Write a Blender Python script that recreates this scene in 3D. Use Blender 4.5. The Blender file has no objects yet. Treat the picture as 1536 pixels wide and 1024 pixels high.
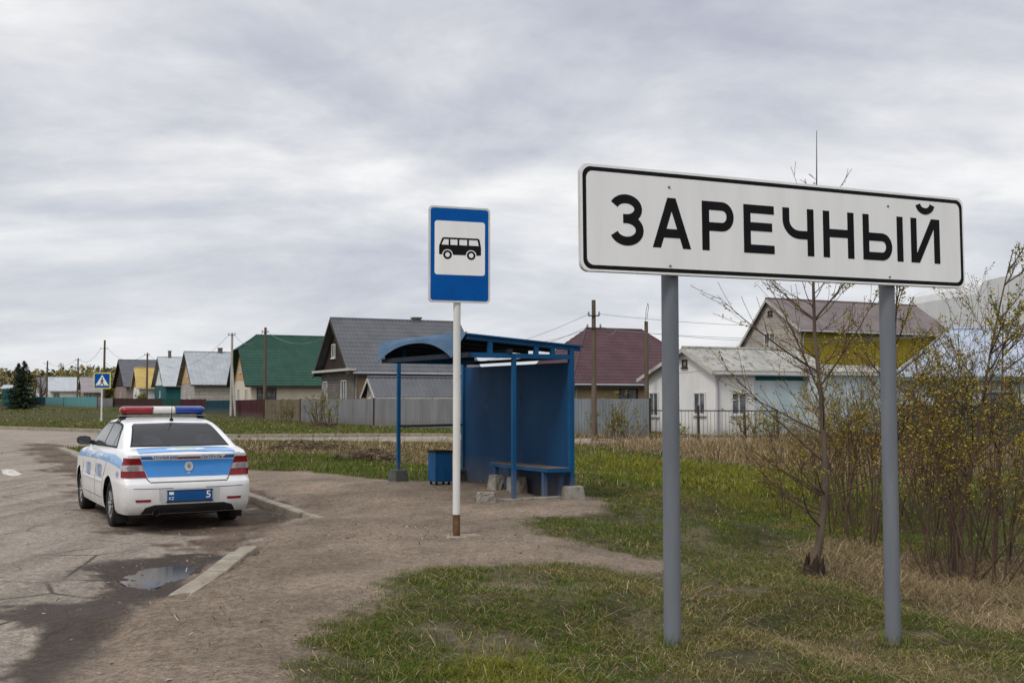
import bpy, bmesh, math, random
import numpy as np
from mathutils import Vector, Matrix
from mathutils.bvhtree import BVHTree

scene = bpy.context.scene
COL = scene.collection
R = math.radians
rnd = random.Random(7)
NP = np.random.RandomState(11)

# ------------------------------------------------------------------ camera
CAM_H = 1.65
F = 1600.0                      # focal length in photo pixels (1536 wide)
TH = math.atan(84 / F)          # pitched up a little: horizon at row 596
cam_d = bpy.data.cameras.new('camera'); cam_d.lens = F / 1536 * 36; cam_d.sensor_width = 36
cam_d.clip_start = 0.05; cam_d.clip_end = 9000
cam = bpy.data.objects.new('camera', cam_d); COL.objects.link(cam)
cam.location = (0, 0, CAM_H); cam.rotation_euler = (math.pi / 2 + TH, 0, 0)
scene.camera = cam

def ray(px, py):
    cx, cy = (px - 768) / F, -(py - 512) / F
    return Vector((cx, math.cos(TH) - cy * math.sin(TH), math.sin(TH) + cy * math.cos(TH)))
def at(px, py, Y):
    d = ray(px, py); return Vector((0, 0, CAM_H)) + d * (Y / d.y)
def gp(px, py, z=0.0):
    d = ray(px, py); return Vector((0, 0, CAM_H)) + d * ((z - CAM_H) / d.z)
def along(P, d, px):
    """distance s along ground direction d from P at which picture column px is met"""
    r = ray(px, 596); k = r.x / r.y
    return (k * P[1] - P[0]) / (d[0] - k * d[1])
def dirs(a):
    a = R(a); return (-math.sin(a), math.cos(a)), (math.cos(a), math.sin(a))   # u (away, left), v (right)

# ------------------------------------------------------------------ terrain
CTRL = np.array([
 (-6,8,0),(-8,14,0),(-5.2,12,0),(-12,25,0),(-20,40,0),(-3.3,7,0),(-3.4,9,0),(-3.4,11,0),(-4,13.5,0),(-5,16,0),(-6.5,18.5,0),(-3.2,5,0),(-3.2,2,0),(-5,3,0),(-10,5,0),(-3.6,14.6,.01),
 (-2.45,8,.11),(-2.4,10,.12),(-2.3,13,.13),(-3.6,17.6,.15),(-1,16,.16),(.8,15,.165),(-3,19,.17),(-.5,11,.13),(-1.5,6,.09),(0,5,.03),(0,3,.0),(-1,9,.13),(.3,9,.1),
 (-1.9,17.6,.18),(-.8,18,.18),(.2,13,.15),(2,13.5,.06),(1.6,17,.08),(1,20,.05),(-2,22,.1),
 (1.06,7.15,-.02),(2.9,8,-.19),(1.5,5,-.08),(3,5,-.25),(2,9.5,-.06),(4.6,10,-.36),(5,12,-.42),(3,12,-.12),(3.6,16,-.2),(6,16,-.5),(10,15,-.55),(8,10,-.6),(6,5,-.5),(5,25,-.4),(10,30,-.4),(0,28,-.15),
 (5,45,-.25),(15,45,-.25),(25,45,-.3),(-5,46,0),(-3,38,-.05),(-8,38,0),(-6,28,.1),(-10,60,0),(-14,75,.05),(-30,120,.3),(-60,200,.5),(-40,60,0),(0,80,-.2),(40,80,-.2),(0,-10,0),(30,10,-.5),(-30,0,0)], float)
def gh(X, Y):
    X = np.asarray(X, float); Y = np.asarray(Y, float)
    num = np.zeros_like(X); den = np.zeros_like(X)
    for cx, cy, cz in CTRL:
        w = 1.0 / (((X - cx) ** 2 + (Y - cy) ** 2) + .05) ** 2.0
        num += w * cz; den += w
    return num / den
def gz(x, y): return float(gh(np.array([x]), np.array([y]))[0])
def gt(px, py):
    z = 0.0
    for _ in range(12):
        p = gp(px, py, z); z = .5 * z + .5 * gz(p.x, p.y)
    return Vector((p.x, p.y, z))

# numpy value noise
def _hash(i, j, s):
    n = (i * 374761393 + j * 668265263 + s * 982451653) & 0x7fffffff
    n = ((n ^ (n >> 13)) * 1274126177) & 0x7fffffff
    return ((n ^ (n >> 16)) & 0xffff) / 65535.0
def vnoise(X, Y, s=0):
    i = np.floor(X).astype(np.int64); j = np.floor(Y).astype(np.int64)
    fx = X - i; fy = Y - j; fx = fx * fx * (3 - 2 * fx); fy = fy * fy * (3 - 2 * fy)
    a, b, c, d = _hash(i, j, s), _hash(i + 1, j, s), _hash(i, j + 1, s), _hash(i + 1, j + 1, s)
    return (a * (1 - fx) + b * fx) * (1 - fy) + (c * (1 - fx) + d * fx) * fy
def fbm(X, Y, s=0, o=4):
    r = 0; a = .5; t = 0
    for k in range(o):
        r = r + a * vnoise(X * 2 ** k + 17.3 * k, Y * 2 ** k - 9.1 * k, s + k); t += a; a *= .5
    return r / t
def sst(a, b, x):
    t = np.clip((x - a) / (b - a), 0, 1); return t * t * (3 - 2 * t)
def sdist(poly, X, Y):
    """signed distance to polygon, negative inside"""
    d = np.full(X.shape, 1e9); ins = np.zeros(X.shape, bool); n = len(poly)
    for k in range(n):
        x0, y0 = poly[k][0], poly[k][1]; x1, y1 = poly[(k + 1) % n][0], poly[(k + 1) % n][1]
        ex, ey = x1 - x0, y1 - y0; L = ex * ex + ey * ey + 1e-12
        t = np.clip(((X - x0) * ex + (Y - y0) * ey) / L, 0, 1)
        d = np.minimum(d, (X - x0 - t * ex) ** 2 + (Y - y0 - t * ey) ** 2)
        c = ((y0 > Y) != (y1 > Y))
        with np.errstate(divide='ignore', invalid='ignore'):
            xi = (x1 - x0) * (Y - y0) / (y1 - y0 + (1e-12 if y1 == y0 else 0)) + x0
        ins ^= (c & (X < xi))
    d = np.sqrt(d); return np.where(ins, -d, d)
def pp(lst, z=0.0):
    return [(gp(a, b, z).x, gp(a, b, z).y) for a, b in lst]

# ------------------------------------------------------------------ colours and materials
def lin(c):
    c /= 255.0; return c / 12.92 if c <= .04045 else ((c + .055) / 1.055) ** 2.4
def rgb(r, g, b, k=1.0): return (lin(r) * k, lin(g) * k, lin(b) * k, 1)
class NT:
    def __init__(s, m): s.t = m.node_tree; s.n = s.t.nodes; s.l = s.t.links
    def add(s, typ, **kw):
        n = s.n.new(typ)
        for k, v in kw.items():
            if k.startswith('i_'):
                key = k[2:]; key = int(key) if key.isdigit() else key.replace('_', ' ')
                n.inputs[key].default_value = v
            else: setattr(n, k, v)
        return n
    def link(s, a, b): s.l.new(a, b)
    def noise(s, vec, scale, detail=4, rough=.55, dist=0):
        n = s.add('ShaderNodeTexNoise'); n.inputs['Scale'].default_value = scale
        n.inputs['Detail'].default_value = detail; n.inputs['Roughness'].default_value = rough
        n.inputs['Distortion'].default_value = dist; s.link(vec, n.inputs['Vector']); return n.outputs['Fac']
    def ramp(s, fac, stops):
        n = s.add('ShaderNodeValToRGB'); cr = n.color_ramp
        while len(cr.elements) < len(stops): cr.elements.new(.5)
        for e, (p, c) in zip(cr.elements, stops):
            e.position = p; e.color = c if hasattr(c, '__len__') else (c, c, c, 1)
        s.link(fac, n.inputs['Fac']); return n.outputs['Color']
    def mix(s, f, a, b, mode='MIX'):
        n = s.add('ShaderNodeMix', data_type='RGBA', blend_type=mode)
        for v, i in ((f, 0), (a, 6), (b, 7)):
            if hasattr(v, 'links') or hasattr(v, 'is_linked'): s.link(v, n.inputs[i])
            else: n.inputs[i].default_value = v
        return n.outputs[2]
    def math(s, op, a, b=None, clamp=False):
        n = s.add('ShaderNodeMath', operation=op, use_clamp=clamp)
        for i, v in ((0, a), (1, b)):
            if v is None: continue
            if hasattr(v, 'is_linked'): s.link(v, n.inputs[i])
            else: n.inputs[i].default_value = v
        return n.outputs[0]
    def bump(s, h, strength, dist=.01, normal=None):
        n = s.add('ShaderNodeBump'); n.inputs['Strength'].default_value = strength; n.inputs['Distance'].default_value = dist
        s.link(h, n.inputs['Height'])
        if normal is not None: s.link(normal, n.inputs['Normal'])
        return n.outputs['Normal']
def new_mat(name):
    m = bpy.data.materials.new(name); m.use_nodes = True
    t = NT(m); b = t.n['Principled BSDF']; return m, t, b
def objco(t, scale=None):
    tc = t.add('ShaderNodeTexCoord'); o = tc.outputs['Object']
    if scale:
        mp = t.add('ShaderNodeMapping'); mp.inputs['Scale'].default_value = scale; t.link(o, mp.inputs['Vector']); o = mp.outputs['Vector']
    return o
def mk(name, c, c2=None, scale=6, rough=.6, metal=0, bump=0, bscale=60, stretch=None, rough2=None, c3=None, s3=30, cover3=.35, spec=None, coat=0, dust=None):
    """surface with soft colour variation c..c2, spots of c3 (dirt, rust, chips) and a fine bump"""
    m, t, b = new_mat(name); co = objco(t, stretch)
    c2 = c2 or tuple(x * .8 for x in c[:3]) + (1,)
    f = t.noise(co, scale, 6, .6)
    col = t.mix(t.ramp(f, [(.35, 0.), (.65, 1.)]), c, c2)
    if c3:
        g = t.noise(co, s3, 6, .65)
        col = t.mix(t.ramp(g, [(1 - cover3 - .06, 0.), (1 - cover3 + .03, 1.)]), col, c3)
    if dust:                                    # (height it reaches, strength, colour): splashed mud and dust on the lowest part
        sp = t.add('ShaderNodeSeparateXYZ'); t.link(objco(t), sp.inputs[0])
        z = t.math('ADD', sp.outputs['Z'], t.math('MULTIPLY', t.noise(objco(t), 3.5, 5, .6), -dust[0] * .9))
        d_ = t.math('DIVIDE', t.math('ADD', z, dust[0] * .45), dust[0])
        col = t.mix(t.ramp(d_, [(0., dust[1]), (1., 0.)]), col, dust[2])
    t.link(col, b.inputs['Base Color'])
    b.inputs['Metallic'].default_value = metal
    b.inputs['Specular IOR Level'].default_value = spec if spec is not None else (.5 if metal else .2)
    if coat: b.inputs['Coat Weight'].default_value = coat; b.inputs['Coat Roughness'].default_value = .06
    rr = t.ramp(f, [(.3, rough), (.7, rough2 if rough2 is not None else min(1, rough + .12))]); t.link(rr, b.inputs['Roughness'])
    if bump:
        t.link(t.bump(t.noise(objco(t), bscale, 5, .6), bump, .01), b.inputs['Normal'])
    return m

# ------------------------------------------------------------------ mesh builder
class MB:
    def __init__(s): s.v = []; s.f = []; s.m = []; s.sm = []
    def add(s, vs, fs, mi=0, smooth=False):
        o = len(s.v); s.v.extend([tuple(p) for p in vs])
        for f in fs: s.f.append([i + o for i in f]); s.m.append(mi); s.sm.append(smooth)
        return s
    def box(s, c, d, rz=0, mi=0, rx=0, ry=0):
        M = Matrix.Translation(c) @ Matrix.Rotation(rz, 4, 'Z') @ Matrix.Rotation(ry, 4, 'Y') @ Matrix.Rotation(rx, 4, 'X')
        x, y, z = d[0] / 2, d[1] / 2, d[2] / 2
        vs = [M @ Vector(p) for p in ((-x,-y,-z),(x,-y,-z),(x,y,-z),(-x,y,-z),(-x,-y,z),(x,-y,z),(x,y,z),(-x,y,z))]
        return s.add(vs, [(0,3,2,1),(4,5,6,7),(0,1,5,4),(1,2,6,5),(2,3,7,6),(3,0,4,7)], mi)
    def bx(s, a, b, mi=0):
        return s.box([(a[i] + b[i]) / 2 for i in range(3)], [abs(b[i] - a[i]) for i in range(3)], mi=mi)
    def frustum(s, c, d0, d1, h, rz=0, mi=0):
        vs = []
        for (d, z) in ((d0, 0), (d1, h)):
            for sx, sy in ((-1,-1),(1,-1),(1,1),(-1,1)):
                p = Matrix.Rotation(rz, 3, 'Z') @ Vector((sx * d[0] / 2, sy * d[1] / 2, z)); vs.append(p + Vector(c))
        return s.add(vs, [(0,3,2,1),(4,5,6,7),(0,1,5,4),(1,2,6,5),(2,3,7,6),(3,0,4,7)], mi)
    def bar(s, a, b, w, h=None, mi=0, roll=0):
        a, b = Vector(a), Vector(b); h = h or w; d = (b - a).normalized()
        up = Vector((0, 0, 1)) if abs(d.z) < .95 else Vector((0, 1, 0))
        sx = d.cross(up).normalized(); sy = sx.cross(d).normalized()
        vs = []
        for p in (a, b):
            for i, j in ((-1,-1),(1,-1),(1,1),(-1,1)): vs.append(p + sx * i * w / 2 + sy * j * h / 2)
        return s.add(vs, [(0,1,2,3),(7,6,5,4),(0,4,5,1),(1,5,6,2),(2,6,7,3),(3,7,4,0)], mi)
    def tube(s, pts, rad, n=8, mi=0, cap=True, smooth=True):
        pts = [Vector(p) for p in pts]
        if not hasattr(rad, '__len__'): rad = [rad] * len(pts)
        vs = []; fs = []; ref = None
        for k, p in enumerate(pts):
            d = (pts[min(k + 1, len(pts) - 1)] - pts[max(k - 1, 0)])
            d = d.normalized() if d.length > 1e-9 else Vector((0, 0, 1))
            if ref is None: ref = Vector((1, 0, 0)) if abs(d.x) < .8 else Vector((0, 1, 0))
            x = (ref - d * ref.dot(d)).normalized(); y = d.cross(x); ref = x
            for i in range(n):
                a = 2 * math.pi * i / n; vs.append(p + (x * math.cos(a) + y * math.sin(a)) * rad[k])
        for k in range(len(pts) - 1):
            for i in range(n):
                j = (i + 1) % n; fs.append((k*n+i, k*n+j, (k+1)*n+j, (k+1)*n+i))
        s.add(vs, fs, mi, smooth)
        if cap:
            s.add(vs[:n], [list(range(n))[::-1]], mi); s.add(vs[-n:], [list(range(n))], mi)
        return s
    def lathe(s, prof, M=None, n=24, mi=0, closed=False):
        """profile of (r, z) about z, then matrix M"""
        M = M or Matrix(); vs = []; fs = []
        for r, z in prof:
            for i in range(n):
                a = 2 * math.pi * i / n; vs.append(M @ Vector((r * math.cos(a), r * math.sin(a), z)))
        m = len(prof)
        for k in range(m - 1 + (1 if closed else 0)):
            for i in range(n):
                j = (i + 1) % n; k2 = (k + 1) % m
                fs.append((k*n+i, k*n+j, k2*n+j, k2*n+i))
        return s.add(vs, fs, mi, True)
    def prism(s, poly, z0, z1, M=None, mi=0):
        M = M or Matrix(); n = len(poly)
        vs = [M @ Vector((p[0], p[1], z0)) for p in poly] + [M @ Vector((p[0], p[1], z1)) for p in poly]
        fs = [list(range(n))[::-1], [n + i for i in range(n)]] + [(i, (i+1) % n, n + (i+1) % n, n + i) for i in range(n)]
        return s.add(vs, fs, mi)
    def mesh(s, name, mats, bevel=0):
        me = bpy.data.meshes.new(name); me.from_pydata(s.v, [], s.f)
        for m in (mats if isinstance(mats, (list, tuple)) else [mats]): me.materials.append(m)
        me.polygons.foreach_set('material_index', s.m); me.polygons.foreach_set('use_smooth', s.sm)
        bm = bmesh.new(); bm.from_mesh(me); bmesh.ops.recalc_face_normals(bm, faces=bm.faces)
        if bevel:
            eds = [e for e in bm.edges if len(e.link_faces) == 2 and e.calc_face_angle(0) > .6]
            bmesh.ops.bevel(bm, geom=eds, offset=bevel, segments=2, affect='EDGES', profile=.6, clamp_overlap=True)
        bm.to_mesh(me); bm.free(); me.update(); return me
    def build(s, name, mats, parent=None, bevel=0):
        o = bpy.data.objects.new(name, s.mesh(name, mats, bevel)); COL.objects.link(o)
        if parent is not None: o.parent = parent
        return o
def tag(o, label=None, cat=None, group=None, kind=None):
    if label: o['label'] = label
    if cat: o['category'] = cat
    if group: o['group'] = group
    if kind: o['kind'] = kind
    return o
def thing(name, label, cat, loc=(0, 0, 0), rz=0, group=None):
    o = bpy.data.objects.new(name, None); COL.objects.link(o); o.empty_display_size = .2
    o.location = loc; o.rotation_euler = (0, 0, rz); return tag(o, label, cat, group)
def copy_tree(o, parent=None):
    c = o.copy(); COL.objects.link(c)
    if parent is not None: c.parent = parent
    for ch in [x for x in scene.objects if x.parent == o]: copy_tree(ch, c)
    return c
def rrect(x0, y0, x1, y1, r, n=6):
    pts = []
    for cx, cy, a0 in ((x1 - r, y0 + r, -90), (x1 - r, y1 - r, 0), (x0 + r, y1 - r, 90), (x0 + r, y0 + r, 180)):
        for k in range(n + 1):
            a = R(a0 + 90 * k / n); pts.append((cx + r * math.cos(a), cy + r * math.sin(a)))
    return pts
def ring(mb, A, B, z0, z1, M, mi=0):
    """flat ring between two loops of equal length, with thickness"""
    n = len(A); vs = []
    for P, z in ((A, z1), (B, z1), (A, z0), (B, z0)): vs += [M @ Vector((p[0], p[1], z)) for p in P]
    fs = []
    for i in range(n):
        j = (i + 1) % n
        fs += [(i, j, n+j, n+i), (2*n+i, 2*n+j, j, i), (n+i, n+j, 3*n+j, 3*n+i), (2*n+j, 2*n+i, 3*n+i, 3*n+j)]
    mb.add(vs, fs, mi)
def ribbon(mb, pts, w, z0, z1, M, mi=0):
    """constant-width stroke along a 2D path"""
    n = len(pts); Lf = []; Rt = []
    for k in range(n):
        a = Vector(pts[max(k-1, 0)]); b = Vector(pts[min(k+1, n-1)]); d = (b - a).normalized(); nx = Vector((-d.y, d.x))
        p = Vector(pts[k]); Lf.append(p + nx * w / 2); Rt.append(p - nx * w / 2)
    vs = []
    for P, z in ((Lf, z1), (Rt, z1), (Lf, z0), (Rt, z0)): vs += [M @ Vector((p.x, p.y, z)) for p in P]
    fs = []
    for k in range(n - 1):
        fs += [(k, k+1, n+k+1, n+k), (2*n+k, 2*n+k+1, k+1, k), (n+k, n+k+1, 3*n+k+1, 3*n+k)]
    fs += [(0, n, 3*n, 2*n), (n-1, 2*n-1, 4*n-1, 3*n-1)]
    mb.add(vs, fs, mi)
def arc(cx, cy, a, b, t0, t1, n=14):
    return [(cx + a * math.cos(R(t0 + (t1 - t0) * k / n)), cy + b * math.sin(R(t0 + (t1 - t0) * k / n))) for k in range(n + 1)]
def text_mesh(s, size=1.0, bold=0.0):
    c = bpy.data.curves.new('txt', 'FONT'); c.body = s; c.size = size; c.align_x = 'CENTER'; c.align_y = 'CENTER'; c.offset = bold
    c.resolution_u = 3
    o = bpy.data.objects.new('txt', c); COL.objects.link(o)
    dg = bpy.context.evaluated_depsgraph_get(); me = o.evaluated_get(dg).to_mesh()
    vs = [tuple(v.co) for v in me.vertices]; fs = [list(p.vertices) for p in me.polygons]
    o.evaluated_get(dg).to_mesh_clear(); bpy.data.objects.remove(o); bpy.data.curves.remove(c)
    return vs, fs
# ------------------------------------------------------------------ sky and sun
w = bpy.data.worlds.new('World'); scene.world = w; w.use_nodes = True
t = NT(w); bg = t.n['Background']; bg.inputs['Strength'].default_value = .1
SUN_EL, SUN_AZ = R(48), R(215)          # azimuth from +Y clockwise: behind the camera, to the left
sky = t.add('ShaderNodeTexSky', sky_type='NISHITA', sun_disc=False)
sky.sun_elevation = SUN_EL; sky.sun_rotation = SUN_AZ
tc = t.add('ShaderNodeTexCoord'); dr = tc.outputs['Generated']
sp = t.add('ShaderNodeSeparateXYZ'); t.link(dr, sp.inputs[0])
zz = t.math('MAXIMUM', sp.outputs['Z'], 0.0)
den = t.math('ADD', zz, .27)
cb = t.add('ShaderNodeCombineXYZ')
t.link(t.math('DIVIDE', sp.outputs['X'], den), cb.inputs['X']); t.link(t.math('DIVIDE', sp.outputs['Y'], den), cb.inputs['Y'])
mp = t.add('ShaderNodeMapping'); mp.inputs['Rotation'].default_value = (0, 0, R(-12)); mp.inputs['Scale'].default_value = (1.0, 1.35, 1); mp.inputs['Location'].default_value = (3.1, 1.7, 0)
t.link(cb.outputs[0], mp.inputs['Vector']); cv = mp.outputs['Vector']
n1 = t.noise(cv, 1.25, 8, .56, .35); n2 = t.noise(cv, 3.4, 8, .6, .4)
cl = t.math('ADD', t.math('MULTIPLY', n1, .78), t.math('MULTIPLY', n2, .22))
K = 11.3
def sk(r, g, b): c = rgb(r, g, b, K); return c
ccol = t.ramp(cl, [(.35, sk(172,176,190)), (.43, sk(190,193,203)), (.49, sk(204,206,212)), (.55, sk(219,220,223)), (.63, sk(238,238,238))])
# towards the horizon the layer evens out
hz = t.ramp(zz, [(0.0, 1.0), (.06, .5), (.2, 0.0)])
ccol = t.mix(t.math('MULTIPLY', hz, .62), ccol, sk(209,213,220))
# overcast sky: brighter towards the zenith
zb = t.ramp(zz, [(.36, 1/1.9), (.8, 1.0)])
ccol = t.mix(1.0, ccol, t.mix(1.0, zb, (1.9,1.9,1.9,1), 'MULTIPLY'), 'MULTIPLY')
fin = t.mix(.94, sky.outputs[0], ccol)
t.link(fin, bg.inputs['Color'])
sl = bpy.data.lights.new('sun', 'SUN'); sl.energy = 1.5; sl.angle = R(14); sl.color = (1, .96, .9)
so = bpy.data.objects.new('sun', sl); COL.objects.link(so)
sd_ = Vector((math.sin(SUN_AZ) * math.cos(SUN_EL), math.cos(SUN_AZ) * math.cos(SUN_EL), math.sin(SUN_EL)))
so.rotation_euler = sd_.to_track_quat('Z', 'Y').to_euler(); so.location = (0, 0, 50)
scene.view_settings.view_transform = 'Standard'; scene.view_settings.look = 'None'; scene.view_settings.gamma = 1
scene.view_settings.exposure = 0
scene.cycles.max_bounces = 6; scene.cycles.diffuse_bounces = 3

# ------------------------------------------------------------------ ground regions (plan outlines)
PATH = pp([(60,1040),(150,965),(250,905),(335,852),(385,825),(430,803),(482,780),(425,759),(372,744),(300,712),(250,690),(300,694),(345,700),(375,701),(450,706),(520,714),(600,726),(690,727),(760,733),(880,742),(915,752),(890,772),(800,780),(772,793),(830,806),(920,816),(1000,822),(1010,831),(950,836),(880,838),(760,845),(640,851),(570,873),(510,905),(470,945),(452,1000),(440,1040)], .12) + [(-1.3,1),(-1.6,-6),(-3.2,-6),(-2.7,1)]
ROAD = pp([(60,1040),(150,965),(250,905),(335,852),(385,825),(430,803),(482,780),(425,759),(372,744),(300,718),(200,697),(120,689),(97,671),(170,664),(350,660),(640,661),(760,659)]) + [(14,47),(14,51)] + pp([(700,651),(600,650),(360,651.5),(160,644),(0,640),(-200,633)]) + [(-90,66),(-120,40),(-60,-40),(-3.2,-40),(-2.7,1)]
BAY = pp([(24,668),(60,690),(105,722),(150,755),(180,785),(260,812),(340,850),(385,825),(430,803),(482,780),(372,742),(200,697),(97,668),(60,664)])
WET = pp([(-160,932),(-60,925),(0,917),(30,909),(120,903),(150,884),(157,866),(146,850),(190,838),(250,832),(330,832),(388,825),(300,880),(215,930),(150,975),(100,1040),(20,1040),(45,990),(70,952),(60,943),(0,934),(-160,945)])
BARE = pp([(540,905),(640,862),(760,866),(800,885),(745,960),(690,1000),(600,1040),(450,1040),(475,960)], .08)
STRAW = pp([(1195,862),(1240,835),(1300,822),(1400,840),(1536,840),(1640,850),(1700,1010),(1536,975),(1450,940),(1390,905),(1340,885),(1270,895),(1215,885)], -.35)
STRAW2 = pp([(1150,985),(1230,960),(1330,985),(1420,1000),(1500,1010),(1400,1035),(1180,1024)], -.2)
LUSH = pp([(862,684),(1000,690),(1160,700),(1240,712),(1290,760),(1290,800),(1180,772),(1080,765),(960,750),(870,728)], -.3)
DRYB = pp([(840,650),(960,655),(1130,658),(1290,660),(1500,660),(1536,700),(1300,715),(1230,705),(1120,694),(990,683),(862,678)], -.3)
VERGE = pp([(330,664),(500,665),(700,664),(720,690),(640,690),(500,684),(400,680),(340,676)], .05)
TURF = pp([(640,1040),(690,1000),(760,965),(830,1000),(850,1040)], .05)

def masks(X, Y):
    X = X.astype(float); Y = Y.astype(float)
    nb = fbm(X * 1.6, Y * 1.6, 3, 5) - .5; nf = fbm(X * 6, Y * 6, 8, 3) - .5
    far = np.clip(Y / 25, .35, 3)
    dr_, dp = sdist(ROAD, X, Y), sdist(PATH, X, Y)
    m = {}
    m['road_d'] = dr_; m['path_d'] = dp
    m['asphalt'] = sst(.12, -.12, dr_ + nb * .35)
    bay = sdist(BAY, X, Y) + nb * 1.6 + nf * .5
    m['bay'] = sst(.12, -.2, bay + nf * .5)
    m['wet'] = sst(.07, -.07, sdist(WET, X, Y) + nb * .6 + nf * .34) * sst(.3, -.1, dr_)
    pa = np.minimum(dp, dr_)
    g = sst(-.10, .30, pa + nb * .9 * np.clip(far, .4, 1.2) + nf * .35)
    bare = sst(.3, -.5, sdist(BARE, X, Y) + nb * 1.2)
    pat = fbm(X * 1.9 + 5, Y * 1.9, 21, 4)
    g = g * (1 - bare * .6 * sst(.62, .40, pat)) * (1 - .4 * sst(.46, .34, pat) * sst(22, 8, Y))
    g = g * (1 - sst(.6, .3, dr_) * sst(.6, .3, dp))
    m['grass'] = np.clip(g, 0, 1)
    st = np.maximum.reduce([sst(.4, -.4, sdist(STRAW, X, Y) + nb * .8), 0.3 * sst(.2, -.3, sdist(STRAW2, X, Y) + nb * 1.0),
                            sst(2.5, -2.5, sdist(DRYB, X, Y) + nb * 6), .75 * sst(2.5, -1.5, sdist(VERGE, X, Y) + nb * 7)])
    m['straw'] = st
    m['lush'] = np.maximum(sst(1.5, -1.5, sdist(LUSH, X, Y) + nb * 4), sst(.2, -.2, sdist(TURF, X, Y) + nb * .6))
    return m

# ------------------------------------------------------------------ ground mesh: rings round the viewpoint, finer near it
ang = np.concatenate([np.arange(-40, 40, .22), np.arange(40, 320, 4)]) ; ang = np.radians(ang)
rad = [.5]
while rad[-1] < 90: rad.append(rad[-1] * (1.0115 if rad[-1] > 3.5 else 1.06))
while rad[-1] < 6000: rad.append(rad[-1] * 1.25)
rad = np.array(rad); NA, NR_ = len(ang), len(rad)
A_, Rr = np.meshgrid(ang, rad); GX = (Rr * np.sin(A_)).ravel(); GY = (Rr * np.cos(A_)).ravel()
GM = masks(GX, GY)
rough_ = (fbm(GX * 3, GY * 3, 40, 4) - .5)
GZ = gh(GX, GY) + rough_ * np.where(GM['asphalt'] > .5, .012 + .03 * GM['bay'] + .02 * GM['wet'], .05) * (Rr.ravel() < 60)
# hollow where the puddle stands
PUD = pp([(196,868),(212,855),(240,850),(270,850),(296,853),(284,861),(255,869),(230,876),(208,876)])
pdn = sdist(PUD, GX, GY); GZ = np.where(pdn < .8, gh(GX, GY) + (GZ - gh(GX, GY)) * sst(-.1, .8, pdn), GZ) + 0
pzc = min(gz(a[0], a[1]) for a in PUD) - .003; pw_ = sst(.34, -.10, pdn + (fbm(GX*5, GY*5, 5, 4) - .5) * .55); GZ = GZ * (1 - pw_) + (pzc - .034) * pw_
V = np.stack([GX, GY, GZ], 1)
idx = np.arange(NA * NR_).reshape(NR_, NA)
q = np.stack([idx[:-1], np.roll(idx[:-1], -1, 1), np.roll(idx[1:], -1, 1), idx[1:]], 2).reshape(-1, 4)
q = q[:, ::-1]
def np_mesh(name, V, polys, mats, attrs=None, cols=None, smooth=True):
    me = bpy.data.meshes.new(name); n = len(V)
    me.vertices.add(n); me.vertices.foreach_set('co', np.ascontiguousarray(V, np.float32).ravel())
    if isinstance(polys, np.ndarray): polys = [polys]
    lv = np.concatenate([p.ravel() for p in polys]); cnt = np.concatenate([np.full(len(p), p.shape[1]) for p in polys])
    me.loops.add(len(lv)); me.loops.foreach_set('vertex_index', lv.astype(np.int32))
    st = np.concatenate([[0], np.cumsum(cnt)[:-1]]).astype(np.int32)
    me.polygons.add(len(cnt)); me.polygons.foreach_set('loop_start', st)
    me.polygons.foreach_set('use_smooth', np.full(len(cnt), smooth))
    for m in mats: me.materials.append(m)
    me.update(calc_edges=True)
    for k, a in (attrs or {}).items():
        at_ = me.attributes.new(k, 'FLOAT', 'POINT'); at_.data.foreach_set('value', a.astype(np.float32))
    if cols is not None:
        ca = me.attributes.new('blade', 'FLOAT_COLOR', 'POINT'); ca.data.foreach_set('color', cols.astype(np.float32).ravel())
    me.validate(); return me
# surface of road, dirt and turf
gm, t, b = new_mat('ground_surface')
co = objco(t)
def att(n): a = t.add('ShaderNodeAttribute'); a.attribute_name = n; return a.outputs['Fac']
fine = t.noise(co, 70, 4, .7); mid = t.noise(co, 9, 6, .62); big = t.noise(co, 1.1, 5, .55)
vor = t.add('ShaderNodeTexVoronoi'); vor.inputs['Scale'].default_value = 48; t.link(co, vor.inputs['Vector'])
vor2 = t.add('ShaderNodeTexVoronoi'); vor2.inputs['Scale'].default_value = 17; vor2.inputs['Randomness'].default_value = 1; t.link(co, vor2.inputs['Vector'])
n25 = t.noise(co, 24, 4, .65)
nn = t.math('ADD', t.math('MULTIPLY', fine, .42), t.math('ADD', t.math('MULTIPLY', n25, .36), t.math('MULTIPLY', mid, .22)))
lite = t.ramp(nn, [(.37, .22), (.50, .60), (.62, 1.)])  # pebble tones vary; shade of small pits painted in where bump shows weakly
bigs = t.ramp(big, [(.32, .84), (.68, 1.)])
bigv = t.mix(1.0, t.ramp(big, [(.34, .70), (.62, 1.)]), t.ramp(t.noise(co, .45, 4, .6), [(.38, .76), (.6, 1.)]), 'MULTIPLY')
def shade(base, k=1.5, v=True):
    k *= 1.14; c = t.mix(1.0, base, t.mix(1.0, lite, (k, k, k, 1), 'MULTIPLY'), 'MULTIPLY')
    return t.mix(1.0, c, bigv if v else bigs, 'MULTIPLY')
asph = shade(rgb(156,145,132), 1.5, False)
asph = t.mix(t.ramp(vor.outputs['Distance'], [(.10, .45), (.26, 0.)]), asph, rgb(182,172,160))
dirt = shade(rgb(143,127,110))
dirt = t.mix(t.ramp(vor2.outputs['Distance'], [(.05, .6), (.11, 0.)]), dirt, rgb(190,178,164))
vc = t.add('ShaderNodeTexVoronoi'); vc.feature = 'DISTANCE_TO_EDGE'; vc.inputs['Scale'].default_value = .75
wv = t.mix(.18, co, t.add('ShaderNodeTexNoise', i_Scale=2.2, i_Detail=5.0).outputs['Color']); t.link(wv, vc.inputs['Vector'])
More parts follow.
